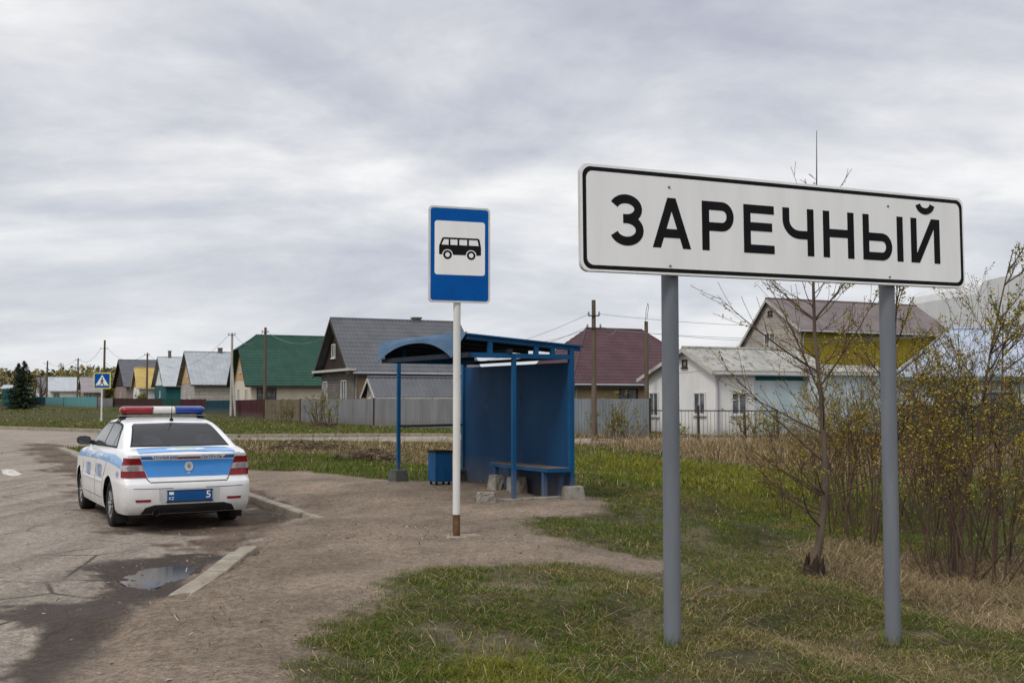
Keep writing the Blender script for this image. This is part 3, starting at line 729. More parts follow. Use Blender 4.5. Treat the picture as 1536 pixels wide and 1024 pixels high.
# loose blocks
def rough_block(px, py, size, label, rz, mt, seed):
    P = gt(px, py); th = thing('concrete_block', label, 'concrete block', P, rz)
    mb = MB(); mb.frustum((0, 0, -.05), (size[0], size[1], 1), (size[0] * .8, size[1] * .72, 1), size[2] + .05)
    me = mb.mesh('block', mt, bevel=.025); bm = bmesh.new(); bm.from_mesh(me); bmesh.ops.subdivide_edges(bm, edges=bm.edges, cuts=2, use_grid_fill=True)
    r2 = random.Random(seed)
    for v in bm.verts: v.co += Vector((r2.uniform(-1,1), r2.uniform(-1,1), r2.uniform(-1,1))) * .012
    bm.to_mesh(me); bm.free(); o = bpy.data.objects.new('block', me); COL.objects.link(o); o.parent = th
rough_block(729, 752, (.30, .24, .13), 'low pale chunk of concrete lying on the dirt in front of the shelter', R(15), m_block, 1)
rough_block(744, 734, (.2, .24, .24), 'grey concrete block under the far end of the bench', R(40), m_block, 2)
rough_block(775, 738, (.27, .3, .25), 'grey concrete block under the middle of the bench', R(28), m_block, 3)
# ------------------------------------------------------------------ grass blades
lm, t, b = new_mat('grass_blades'); a = t.add('ShaderNodeAttribute'); a.attribute_name = 'blade'
t.link(a.outputs['Color'], b.inputs['Base Color']); b.inputs['Roughness'].default_value = .7; b.inputs['Specular IOR Level'].default_value = .1
def blades(name, X, Y, Z, h, wd, lean, col, kind='stuff', curl=.6):
    n = len(X); th = NP.uniform(0, 2 * np.pi, n); la = NP.uniform(0, 2 * np.pi, n)
    wx, wy = np.cos(th) * wd / 2, np.sin(th) * wd / 2; lx, ly = np.cos(la), np.sin(la)
    s1, s2 = lean * h * .3, lean * h
    up1, up2 = h * .55, h * np.clip(1 - curl * lean ** 2 * .5, .15, 1)
    P = np.zeros((n, 5, 3))
    P[:, 0] = np.stack([X - wx, Y - wy, Z], 1); P[:, 1] = np.stack([X + wx, Y + wy, Z], 1)
    P[:, 2] = np.stack([X + wx * .7 + lx * s1, Y + wy * .7 + ly * s1, Z + up1], 1); P[:, 3] = np.stack([X - wx * .7 + lx * s1, Y - wy * .7 + ly * s1, Z + up1], 1)
    P[:, 4] = np.stack([X + lx * s2, Y + ly * s2, Z + up2], 1)
    o = np.arange(n)[:, None] * 5
    qd = o + np.array([[0, 1, 2, 3]]); tr = o + np.array([[3, 2, 4]])
    c4 = np.concatenate([np.repeat(col[:, None, :], 5, 1), np.ones((n, 5, 1))], 2).reshape(-1, 4)
    me = np_mesh(name, P.reshape(-1, 3), [qd, tr], [lm], None, c4, False)
    ob = bpy.data.objects.new(name, me); COL.objects.link(ob); return tag(ob, kind=kind)
def C3(r, g, b): return np.array([lin(r), lin(g), lin(b)])
GREENS = np.array([C3(90,110,38), C3(76,98,34), C3(110,120,46), C3(66,88,34)])
LUSHC = np.array([C3(122,122,40), C3(106,112,36), C3(138,134,50)])
STRAWS = np.array([C3(150,130,96), C3(132,112,80), C3(108,88,64), C3(172,156,124)])
YEL = np.array([C3(128,118,50), C3(108,98,46)])
def scatter(x0, x1, y0, y1, dens):
    n = int((x1 - x0) * (y1 - y0) * dens); X = NP.uniform(x0, x1, n); Y = NP.uniform(y0, y1, n)
    k = (np.abs(X) < Y * .56 + 1.2); return X[k], Y[k]
def field(name, area, hs, wd, lean=(.2, 1.0), thr=None, straw_bias=.07, straw_h=1.5, sel=None):
    X, Y = scatter(*area)
    m = masks(X, Y); u = NP.uniform(0, 1, len(X))
    clump = fbm(X * 7, Y * 7, 90, 3); pat = fbm(X * .8, Y * .8, 33, 4)
    dens = m['grass'] * np.clip(.5 + 1.5 * sst(.36, .6, clump), 0, 1)
    k = u < dens
    if sel is not None: k &= sel(m)
    X, Y, pat, clump = X[k], Y[k], pat[k], clump[k]; m = {a_: v_[k] for a_, v_ in m.items()}
    n = len(X); ps = np.clip(straw_bias + .8 * m['straw'] + .9 * (pat - .5) - .35 * m['lush'] * (1 - m['straw']), .04, .95)
    iss = NP.uniform(0, 1, n) < ps
    g = GREENS[NP.randint(0, 4, n)]; lu = (NP.uniform(0, 1, n) < m['lush'] * .8)[:, None]; g = np.where(lu, LUSHC[NP.randint(0, 3, n)], g)
    ye = (NP.uniform(0, 1, n) < .12 + .5 * sst(.5, .7, pat) )[:, None]; g = np.where(ye & ~lu, YEL[NP.randint(0, 2, n)], g)
    c = np.where(iss[:, None], STRAWS[NP.randint(0, 4, n)], g) * NP.uniform(.55, 1.2, n)[:, None]
    h = NP.uniform(hs[0], hs[1], n) * (.55 + .9 * clump) * (1 + .5 * m['lush']) * np.where(iss, 1 + (straw_h - 1) * (.4 + m['straw']), 1)
    ln = NP.uniform(lean[0], lean[1], n) * np.where(iss, 1.5, 1)
    return blades(name, X, Y, gh(X, Y) - .015, h, wd * NP.uniform(.6, 1.3, n), ln, c)
field('grass', (-4, 7, 4.2, 7.8, 11500), (.02, .058), .0042)
field('grass', (-5, 9, 7.8, 11.5, 6000), (.02, .058), .0055)
field('grass', (-6, 11, 11.5, 19, 2200), (.022, .06), .0085)
field('grass', (-14, 18, 19, 32, 420), (.05, .12), .015)
field('grass', (-34, 26, 32, 70, 90), (.05, .13), .028, straw_bias=.16)
field('grass', (-66, 10, 58, 150, 7), (.05, .13), .07, straw_bias=.22)
# matted thatch lying under the green
field('dry_grass', (-3, 8, 4.2, 12.5, 520), (.04, .09), .004, (1.6, 2.6), straw_bias=.8, straw_h=1.0)
# long dry stalks, much of them flattened
field('dry_grass', (0.5, 9, 5.0, 13.5, 1500), (.10, .24), .0042, (.7, 2.2), straw_bias=.9, straw_h=1.1, sel=lambda m: (m['straw'] > .3) & (NP.uniform(0, 1, len(m['straw'])) < .62))
field('dry_grass', (-3, 9, 4.4, 12, 130), (.07, .15), .0038, (1.2, 2.6), straw_bias=.95, straw_h=1.1, sel=lambda m: m['straw'] < .5)
field('dry_grass', (-2, 26, 28, 50, 55), (.14, .40), .018, (.15, .8), straw_bias=.7, sel=lambda m: m['straw'] > .55)
field('dry_grass', (-14, 0, 33, 45, 30), (.14, .34), .018, (.2, .9), straw_bias=.65, sel=lambda m: m['straw'] > .35)
# longer grass left standing round the sign posts
for p_x, p_y in SIGN_FEET:
    n = 170; a_ = NP.uniform(0, 6.283, n); q_ = .05 + np.abs(NP.normal(0, .05, n)); X = p_x + np.cos(a_) * q_; Y = p_y + np.sin(a_) * q_
    blades('grass', X, Y, gh(X, Y) - .015, NP.uniform(.05, .15, n), NP.uniform(.003, .006, n), NP.uniform(.1, .8, n), np.concatenate([GREENS, STRAWS[:2]])[NP.randint(0, 6, n)] * NP.uniform(.7, 1.2, n)[:, None])
# bits of straw and leaf on the bare dirt
X, Y = scatter(-6, 5, 4.4, 16, 26); m_ = masks(X, Y); k = (m_['grass'] < .5) & (NP.uniform(0, 1, len(X)) < sst(.45, .65, fbm(X * .8, Y * .8, 55, 3)) * (1 - .7 * m_['asphalt'])); X, Y = X[k], Y[k]; n = len(X)
blades('litter', X, Y, gh(X, Y) + .02, NP.uniform(.02, .06, n), NP.uniform(.004, .012, n), NP.uniform(1.8, 2.8, n), np.array([C3(96,76,54), C3(70,56,42), C3(140,122,92), C3(176,160,132)])[NP.randint(0, 4, n)])
# small stones
gvm = mk('gravel_stone', rgb(158,149,137), rgb(108,98,88), 3, .85)
X, Y = scatter(-9, 6, 4.5, 19, 90); m_ = masks(X, Y)
k = (NP.uniform(0, 1, len(X)) < (1 - m_['grass']) * (.06 + .3 * m_['wet'] + .26 * (m_['path_d'] < .3)) * sst(.3, .6, fbm(X*.9, Y*.9, 71, 3)) ) ; X, Y = X[k], Y[k]; Zs = gh(X, Y)
mb = MB()
for x, y, z in zip(X, Y, Zs):
    s = rnd.choice((.005, .006, .006, .007, .008, .009, .011, .018)); pts = []
    for sx, sy, sz in ((-1,0,0),(1,0,0),(0,-1,0),(0,1,0),(0,0,-.6),(0,0,.6)):
        pts.append((x + s * (sx + rnd.uniform(-.3,.3)), y + s * (sy + rnd.uniform(-.3,.3)), z + .004 + s * .6 * (sz + rnd.uniform(-.2,.2))))
    mb.add(pts, [(0,2,5),(2,1,5),(1,3,5),(3,0,5),(2,0,4),(1,2,4),(3,1,4),(0,3,4)])
tag(mb.build('gravel', gvm), kind='stuff')
# ------------------------------------------------------------------ police car
def car_paint(name, c, c2):
    m, t, b = new_mat(name); co = objco(t); f = t.noise(co, 2.5, 5, .6)
    col = t.mix(t.ramp(f, [(.4, 0.), (.7, .5)]), c, c2)
    # road dust, thicker low down where wheels throw it
    sp = t.add('ShaderNodeSeparateXYZ'); t.link(co, sp.inputs[0])
    low = t.ramp(sp.outputs['Z'], [(.16, .85), (.45, .22), (.8, .05)])
    d = t.math('MULTIPLY', low, t.ramp(t.noise(co, 7, 6, .65), [(.25, .25), (.7, 1.)]))
    col = t.mix(d, col, rgb(140,126,112)); t.link(col, b.inputs['Base Color'])
    t.link(t.ramp(d, [(0, .28), (.6, .7)]), b.inputs['Roughness']); b.inputs['Coat Weight'].default_value = .5; b.inputs['Coat Roughness'].default_value = .08
    return m
m_cw = car_paint('white_car_paint', rgb(222,222,222), rgb(212,211,209)); m_cb = car_paint('blue_car_paint', rgb(44,136,212), rgb(34,122,200))
m_cl = car_paint('light_blue_car_paint', rgb(120,172,220), rgb(108,160,212))
m_cbd = car_paint('dark_blue_car_paint', rgb(34,108,172), rgb(30,98,160))
m_glass = mk('tinted_glass', (.03,.033,.037,1), (.02,.022,.026,1), 1.6, .05, rough2=.08, spec=.6)
m_glass2 = mk('side_glass', (.05,.056,.06,1), (.045,.05,.055,1), 2, .05, rough2=.08, spec=.7)
m_rub = mk('rubber', rgb(34,33,33), rgb(48,45,42), 9, .85, bump=.3)
m_blk = mk('black_plastic', rgb(30,30,31), rgb(40,39,38), 6, .55)
m_rim = mk('alloy_rim', rgb(150,150,150), rgb(112,108,102), 8, .4, metal=.5)
m_red = mk('red_lens', rgb(134,12,24), rgb(108,8,18), 14, .15, coat=.6)
m_clr = mk('clear_lens', rgb(190,182,182), rgb(140,134,134), 30, .15, coat=.6)
m_grl = mk('reversing_lamp', rgb(140,138,136), rgb(105,103,103), 60, .2, coat=.5)
m_lbr = mk('red_beacon', rgb(142,14,30), rgb(118,8,22), 8, .18, coat=.6)
m_lbb = mk('blue_beacon', rgb(18,62,146), rgb(12,50,126), 8, .18, coat=.6)
m_lbw = mk('white_beacon', rgb(212,208,202), rgb(196,192,186), 8, .25, coat=.4)
m_seam = mk('panel_gap', rgb(58,58,60), rough=.8)
m_plateb = mk('plate_blue', rgb(24,82,140), rgb(20,72,126), 6, .4)
m_txtw = mk('white_lettering', rgb(225,228,232), rough=.5); m_txtb = mk('blue_lettering', rgb(70,96,160), rough=.5); m_txts = mk('faded_blue_lettering', rgb(112,136,188), rgb(126,148,194), rough=.5)
m_chr = mk('chrome', rgb(214,214,214), rgb(190,190,190), 9, .22, metal=.6)
CA = R(30)
CU = Vector((-math.sin(CA), math.cos(CA), 0)); CN = Vector((-math.cos(CA), -math.sin(CA), 0))
CS = 1.0
P0 = gp(174, 789); P0 = P0 - CN * .72 * CS
car = thing('police_car', 'white police saloon with blue boot and red and blue roof light bar', 'car', (P0.x, P0.y, 0), CA + math.pi / 2)
car.scale = (CS, CS, CS)
# lower body: loft of half sections, x forward from the rear axle
def itp(x, ks):
    if x <= ks[0][0]: return ks[0][1]
    for (a, va), (b_, vb) in zip(ks, ks[1:]):
        if x <= b_: f = (x - a) / (b_ - a); f = f * f * (3 - 2 * f) * .5 + f * .5; return va + (vb - va) * f
    return ks[-1][1]
WK = [(-.85,.715),(-.82,.765),(-.75,.79),(-.6,.81),(0,.835),(1.2,.845),(2.4,.838),(2.9,.81),(3.2,.74),(3.36,.58)]
TK = [(-.85,.95),(-.6,.985),(-.25,1.01),(.2,.985),(.6,.965),(2.1,.95),(2.6,.90),(3.0,.83),(3.25,.74),(3.36,.64)]
ZL = [.215,.27,.34,.44,.53,.585,.60,.625,.66,.74,.82,.88,.93,.965,.99,1.0]
WF = [.955,.975,.988,.998,1.0,1.0,1.0,.995,.99,.992,.99,.98,.965,.95,.93,.905]
XR = [(.215,.06),(.27,.02),(.34,.005),(.44,0),(.53,0),(.585,.008),(.60,.02),(.625,.06),(.66,.085),(.74,.10),(.82,.107),(.88,.108),(.93,.102),(.955,.085),(.985,.07),(1.0,.09)]
st = [-.85,-.84,-.82,-.79,-.74,-.66,-.5,-.3,-.1,.1,.4,.8,1.2,1.6,2.0,2.3,2.6,2.8,3.0,3.15,3.26,3.33,3.36]
CC = [.82,.6,.35,.0]                                                # across the top to the middle
mb = MB(); rows = []
for x in st:
    w = itp(x, WK); tz = itp(x, TK); row = []
    bl = max(0, min(1, (-.3 - x) / .6)) 
    fr = max(0, min(1, (x - 2.9) / .46))
    for z0, wf in zip(ZL, WF):
        z = z0 if z0 <= .60 else .60 + (z0 - .60) * (tz - .60) / .40
        if fr > 0 and z0 <= .6: z = z0 + fr * .04 * (1 - z0)
        sh_ = itp(z0, XR) * bl
        bow = .07 * fr * (1 - abs(z0 - .5)) 
        row.append((x + sh_, w * wf, z))
    for c_ in CC:
        z0 = 1.0; row.append((x + itp(1.0, XR) * bl + .0, w * WF[-1] * c_, tz + .022 * (1 - c_ ** 2)))
    rows.append(row)
nk = len(rows[0]); NB = len(CC)
vs = []; vid = {}
def V_(i, k, s):
    if abs(rows[i][k][1]) < 1e-9: s = 1
    key = (i, k, s)
    if key not in vid: vid[key] = len(vs); x, y, z = rows[i][k]; vs.append((x, y * s, z))
    return vid[key]
fs = []
for i in range(len(st) - 1):
    for k in range(nk - 1):
        for s in (1, -1):
            f = [V_(i, k, s), V_(i+1, k, s), V_(i+1, k+1, s), V_(i, k+1, s)]
            fs.append(f if s == 1 else f[::-1])
    fs.append([V_(i, 0, 1), V_(i, 0, -1), V_(i+1, 0, -1), V_(i+1, 0, 1)])
# end caps, bowed across
def capend(i, sgn, bow):
    NCc = 8; grid = []
    for k in range(len(ZL)):
        x, y, z = rows[i][k]; r = [V_(i, k, 1)]
        for j in range(1, NCc):
            f = 1 - 2 * j / NCc; vs.append((x + sgn * bow * (1 - f * f), y * f, z)); r.append(len(vs) - 1)
        r.append(V_(i, k, -1)); grid.append(r)
    tops = [V_(i, len(ZL) - 1 + q_, 1) for q_ in range(len(CC) + 1)]
    for k in range(len(ZL) - 1):
        for j in range(NCc):
            f = [grid[k][j], grid[k+1][j], grid[k+1][j+1], grid[k][j+1]]; fs.append(f if sgn < 0 else f[::-1])
    half = [V_(i, len(ZL) + q_, 1) for q_ in range(NB)]; other = [V_(i, len(ZL) + q_, -1) for q_ in range(NB)][:-1][::-1]
    loop = grid[-1][1:-1] + [V_(i, len(ZL)-1, -1)] + other[::1] + half[::-1] + [V_(i, len(ZL)-1, 1)]
    fs.append(loop)
    b0 = grid[0]; fs.append(b0)
capend(0, -1, .035); capend(len(st) - 1, 1, .12)
mb.add(vs, fs, 0, True)
me = mb.mesh('body', m_cw); lower = bpy.data.objects.new('body', me); COL.objects.link(lower)
# wheel arches cut out of it
mbc = MB()
for ax_ in (0, 2.47):
    for s in (1, -1):
        prof = [(.0, 0), (.352, 0), (.352, .4), (0, .4)]
        mbc.lathe([(.0001, 0), (.352, 0), (.352, .4), (.0001, .4)], Matrix.Translation((ax_, s * 1.0, .30)) @ Matrix.Rotation(R(90 * s), 4, 'X'), 40)
cut = bpy.data.objects.new('cut', mbc.mesh('cut', m_blk)); COL.objects.link(cut)
bm = bmesh.new(); bm.from_mesh(cut.data); bmesh.ops.remove_doubles(bm, verts=bm.verts, dist=.001); bmesh.ops.recalc_face_normals(bm, faces=bm.faces); bm.to_mesh(cut.data); bm.free()
md = lower.modifiers.new('b', 'BOOLEAN'); md.object = cut; md.operation = 'DIFFERENCE'; md.solver = 'EXACT'
try: md.material_mode = 'TRANSFER'
except Exception: pass
dg = bpy.context.evaluated_depsgraph_get(); me2 = bpy.data.meshes.new_from_object(lower.evaluated_get(dg))
bpy.data.objects.remove(lower); bpy.data.objects.remove(cut)
bml = bmesh.new(); bml.from_mesh(me2)
# greenhouse
GZ_ = [(-.40,1.0),(-.30,1.045),(-.12,1.145),(.06,1.235),(.22,1.298),(.34,1.333),(.5,1.358),(.8,1.376),(1.1,1.374),(1.35,1.355),(1.5,1.318),(1.75,1.19),(2.0,1.05),(2.2,.95)]
rows = []
for x, zr in GZ_:
    zb0 = itp(x, TK) - .03; row = []
    wb = itp(x, WK) * .905 + (-.02 if x > 1.9 else 0)
    for f in (0, .3, .6, .85):
        z = zb0 + (zr - zb0) * f * .93; hh_ = (z - .95) / .45
        row.append((x, wb - .205 * max(0, hh_) ** 1.15 * 1.0 - .01, z))
    z = zb0 + (zr - zb0) * .93; wt = wb - .205 * max(0, (z - .95) / .45) ** 1.15 - .025
    row.append((x, wt, z + .0)); dz = zr - z
    for c_, kz in ((.93, .5), (.82, .75), (.6, .9), (.3, .98), (0, 1.0)): row.append((x, wt * c_, z + dz * kz))
    rows.append(row)
vs = []; vid = {}; fs = []; nk = len(rows[0])
for i in range(len(rows) - 1):
    for k in range(nk - 1):
        for s in (1, -1):
            f = [V_(i, k, s), V_(i+1, k, s), V_(i+1, k+1, s), V_(i, k+1, s)]; fs.append(f if s == 1 else f[::-1])
vo = [bml.verts.new(p) for p in vs]
for f in fs:
    try: ff = bml.faces.new([vo[i] for i in dict.fromkeys(f)]); ff.smooth = True
    except ValueError: pass
bmesh.ops.recalc_face_normals(bml, faces=bml.faces)
bml.to_mesh(me2); bvh = BVHTree.FromBMesh(bml); bml.free()
for p in me2.polygons: p.use_smooth = True
try: me2.set_sharp_from_angle(angle=R(38))
except Exception: pass
if not me2.materials: me2.materials.append(m_cw)
body = bpy.data.objects.new('body', me2); COL.objects.link(body); body.parent = car

AX = {'rear': (Vector((1,0,0)), lambda a, b_: Vector((-3, a, b_))), 'left': (Vector((0,-1,0)), lambda a, b_: Vector((a, 3, b_))), 'right': (Vector((0,1,0)), lambda a, b_: Vector((a, -3, b_))),
      'front': (Vector((-1,0,0)), lambda a, b_: Vector((6, a, b_))), 'top': (Vector((0,0,-1)), lambda a, b_: Vector((a, b_, 4)))}
def hit(side, a, b_, off):
    d, o = AX[side]; h = bvh.ray_cast(o(a, b_), d)
    if h[0] is None:
        p = o(a, b_); nr = bvh.find_nearest(p + d * 2.2); return nr[0] - d * off
    n = h[1]; n = n if n.dot(d) < 0 else -n
    return h[0] + (n * .7 - d * .3).normalized() * off
def conform(name, polys, side, mat, parent=None, off=.004, grid=.05, skirt=.012, smooth=True):
    bm = bmesh.new()
    for poly in polys:
        bv = [bm.verts.new((a, b_, 0)) for a, b_ in poly]; bm.faces.new(bv)
    bmesh.ops.triangulate(bm, faces=bm.faces)
    xs = [v.co.x for v in bm.verts]; ys = [v.co.y for v in bm.verts]
    for axis, lo, hi in ((0, min(xs), max(xs)), (1, min(ys), max(ys))):
        n = int((hi - lo) / grid)
        for k in range(1, n + 1):
            c_ = lo + k * (hi - lo) / (n + 1); co_ = (c_, 0, 0) if axis == 0 else (0, c_, 0); no = (1, 0, 0) if axis == 0 else (0, 1, 0)
            bmesh.ops.bisect_plane(bm, geom=bm.verts[:] + bm.edges[:] + bm.faces[:], plane_co=co_, plane_no=no, dist=1e-5)
    d = AX[side][0]
    for v in bm.verts: v.co = hit(side, v.co.x, v.co.y, off)
    bd = [e for e in bm.edges if len(e.link_faces) == 1]
    r = bmesh.ops.extrude_edge_only(bm, edges=bd)
    for v in [g for g in r['geom'] if isinstance(g, bmesh.types.BMVert)]: v.co += d * skirt
    bmesh.ops.recalc_face_normals(bm, faces=bm.faces)
    me = bpy.data.meshes.new(name); bm.to_mesh(me); bm.free(); me.materials.append(mat)
    for p in me.polygons: p.use_smooth = smooth
    try: me.set_sharp_from_angle(angle=R(40))
    except Exception: pass
    o = bpy.data.objects.new(name, me); COL.objects.link(o); o.parent = parent or car; return o
def ctext(name, s, side, cx, cz, size, mat, parent, flip=1, off=.0065, bold=.01, sx_=1.0, M2=None):
    v_, f_ = text_mesh(s, size, size * .012); mb = MB()
    pts = []
    for x, y, z in v_:
        a, b_ = (cx + flip * x * sx_, cz + y); pts.append(hit(side, a, b_, off))
    mb.add(pts, f_); return mb.build(name, mat, parent)
def mir(poly): return [(-a, b_) for a, b_ in poly][::-1]
def seam(pts, w=.006):
    out_ = []
    L_ = []; R_ = []
    for k, p in enumerate(pts):
        a = Vector(pts[max(k-1,0)]); b_ = Vector(pts[min(k+1,len(pts)-1)]); d = (b_ - a).normalized(); nx_ = Vector((-d.y, d.x)) * w / 2
        L_.append(Vector(p) + nx_); R_.append(Vector(p) - nx_)
    return [[tuple(L_[k]), tuple(L_[k+1]), tuple(R_[k+1]), tuple(R_[k])] for k in range(len(pts) - 1)]
# rear glass with its black surround
rw = [(-.61,1.03),(.61,1.03),(.595,1.055),(.50,1.27),(.465,1.295),(0,1.305),(-.465,1.295),(-.50,1.27),(-.595,1.055)]
fr_ = conform('rear_window_frame', [[(a * 1.03, (b_ - 1.18) * 1.05 + 1.18) for a, b_ in rw]], 'rear', m_blk, off=.003)
m_seat = mk('seat_cloth', (.075,.075,.08,1), (.05,.05,.055,1), 8, .9)
for s in (1, -1): conform('headrest', [[(s * .34 + .13 * math.cos(a_ * .3927) * (1 if abs(math.sin(a_ * .3927)) < .9 else .8), 1.075 + (.085 if math.sin(a_ * .3927) > 0 else .035) * math.sin(a_ * .3927)) for a_ in range(16)]], 'rear', m_seat, fr_, off=.0045, grid=.04)
conform('parcel_shelf', [[(-.58,1.034),(.58,1.034),(.575,1.052),(-.575,1.052)]], 'rear', m_seat, fr_, off=.0045)
m_gl3, t, b = new_mat('rear_glass'); b.inputs['Base Color'].default_value = (.012,.013,.015,1); b.inputs['Roughness'].default_value = .05; b.inputs['Specular IOR Level'].default_value = .6; b.inputs['Alpha'].default_value = .5
rg = conform('rear_window', [rw], 'rear', m_gl3, fr_, off=.010)
wb_ = [(-.66,1.01),(.66,1.01),(.52,1.31),(.3,1.33),(-.3,1.33),(-.52,1.31)]
conform('windscreen', [wb_], 'front', m_glass, off=.004)
# side windows
for sd in ('left', 'right'):
    f0 = conform('side_window_frame', [[(-.02,1.0),(2.0,.975),(1.93,1.03),(1.50,1.27),(1.38,1.305),(.9,1.32),(.5,1.308),(.32,1.285),(.2,1.235)]], sd, m_blk, off=.003)
    conform('side_window', [[(.94,1.012),(1.90,.995),(1.47,1.25),(1.35,1.284),(.94,1.297)]], sd, m_glass2, f0, off=.007)
    conform('side_window', [[(.27,1.02),(.88,1.014),(.88,1.297),(.52,1.287),(.36,1.268),(.27,1.225)]], sd, m_glass2, f0, off=.007)
    conform('side_window', [[(.05,1.025),(.235,1.02),(.235,1.205)]], sd, m_glass2, f0, off=.007)
    # blue band, doors, seams
    bp_ = conform('blue_stripe', [[(-.66,.86),(-.60,.895),(-.3,.935),(.6,.925),(2.0,.90),(2.95,.83),(2.95,.78),(2.0,.81),(.8,.835),(.0,.825),(-.40,.80),(-.66,.765)]], sd, m_cl, off=.0035, grid=.07)
    fl = -1 if sd == 'left' else 1
    conform('door_gap', seam([(.40,.36),(.40,.60),(.16,.80),(.10,.93),(.14,1.0)]) + seam([(.97,.34),(.95,.6),(.93,.95)]) + seam([(2.02,.36),(2.06,.6),(2.02,.93)]) + seam([(.42,.34),(2.02,.34)]), sd, m_seam, off=.002, grid=.1, skirt=.004)
    conform('rubbing_strip', [[(.46,.545),(.93,.545),(.93,.565),(.46,.565)], [(1.0,.545),(2.0,.545),(2.0,.565),(1.0,.565)]], sd, m_cw, off=.012)
    ctext('lettering', 'ПОЛИЦИЯ', sd, 1.55, .857, .085, m_txtw, bp_, fl, off=.008)
    ctext('lettering', 'ПОЛИЦИЯ', sd, .62, .875, .075, m_txtw, bp_, fl, off=.008)
    ctext('lettering', '201', sd, -.22, .868, .075, m_txtw, bp_, fl, off=.008)
    ctext('number', '102', sd, .68, .68, .24, m_txts, body, fl, sx_=1.15)
    ctext('number', '102', sd, 1.55, .66, .24, m_txts, body, fl, sx_=1.15)
    ctext('number', '49', sd, -.50, .69, .12, m_cl, body, fl)
    sg = 1 if sd == 'left' else -1
    for hx_ in (.56, 1.14):
        p = hit(sd, hx_, .885, .012); MB().box(p, (.17, .03, .032)).build('door_handle', m_cw, car, bevel=.01)
    # mirror
    mb = MB(); c0 = hit(sd, 1.83, 1.0, 0)
    mb.bar(c0 + Vector((0, -.03 * sg, 0)), c0 + Vector((0, .06 * sg, .02)), .07, .06); mr = mb.build('mirror', m_blk, car, bevel=.01)
    ms = MB(); prof = [(-.065,0),(-.08,.02),(-.085,.08),(-.07,.105),(-.02,.118),(.06,.115),(.095,.095),(.1,.05),(.085,.015),(.05,0)]
    Mm = Matrix.Translation(c0 + Vector((-.03, (.125 * sg), -.015))) @ Matrix(((0,0,1,0),(sg,0,0,0),(0,1,0,0),(0,0,0,1)))
    ms.prism(prof, 0, .11, Mm); ms.build('mirror_housing', m_blk, mr, bevel=.018)
    ms = MB(); ms.prism([(a * .86, .012 + b_ * .82) for a, b_ in prof], -.004, .0, Mm); ms.build('mirror_glass', m_glass2, mr)
# boot: blue lid, lip, emblem
lid = conform('boot_lid', [[(-.49,.635),(-.46,.612),(.46,.612),(.49,.635),(.60,.925),(.585,.94),(-.585,.94),(-.60,.925)]], 'rear', m_cw, off=.005, grid=.06)
conform('boot_gap', seam([(-.56,.80),(-.50,.64),(-.47,.602),(.47,.602),(.50,.64),(.56,.80)], .008), 'rear', m_seam, off=.003, grid=.1, skirt=.004)
conform('boot_panel', [[(-.495,.665),(.495,.665),(.575,.87),(-.575,.87)]], 'rear', m_cb, lid, off=.009, grid=.06)
conform('boot_panel', [[(-.70,.12),(-.585,-.0),(.0,-.0)][:0] or [(-.578,.883),(-.40,.883),(-.45,.922),(-.572,.922)]], 'rear', m_cbd, lid, off=.009)
conform('boot_panel', [[(.40,.883),(.578,.883),(.572,.922),(.45,.922)]], 'rear', m_cbd, lid, off=.009)
lw = conform('lettering_strip', [[(-.42,.880),(.42,.880),(.46,.925),(-.46,.925)]], 'rear', m_cw, lid, off=.012)
conform('boot_panel', [[(-.68,-.60),(-.45,-.575),(-.45,.575),(-.68,.60)]], 'top', m_cl, lid, off=.004, grid=.05)
conform('boot_panel', [[(-.765,-.59),(-.68,-.60),(-.68,.60),(-.765,.59)]], 'top', m_cb, lid, off=.004, grid=.05)
cr = conform('crest', [[(-.615 + .06 * math.sin(i * .2618), .24 * math.cos(i * .2618)) for i in range(24)]], 'top', m_txtw, lid, off=.008)
conform('crest_centre', [[(-.615 + .042 * math.sin(i * .2618), .13 * math.cos(i * .2618)) for i in range(24)]], 'top', mk('crest_yellow', rgb(206,206,150), rgb(170,190,170), 14, .5), cr, off=.012)
conform('brake_lamp', [[(-.145,.895),(.145,.895),(.135,.915),(-.135,.915)]], 'rear', m_red, lid, off=.018)
ctext('lettering', 'ПОЛИЦИЯ', 'rear', -.285 * -1, .903, .056, m_txtb, lw, -1, off=.0155)
ctext('lettering', 'ПАТРУЛЬ', 'rear', -.285, .903, .056, m_txtb, lw, -1, off=.0155)
e_ = conform('emblem', [[(.052 * math.cos(i * .2618), .79 + .06 * math.sin(i * .2618)) for i in range(24)]], 'rear', m_chr, lid, off=.02)
conform('emblem_diamond', [[(-.024,.79),(0,.752),(.024,.79),(0,.828)]], 'rear', m_rim, e_, off=.026); 
conform('keyhole', [[(-.018,.70),(.018,.70),(.014,.715),(-.014,.715)]], 'rear', m_chr, lid, off=.014)
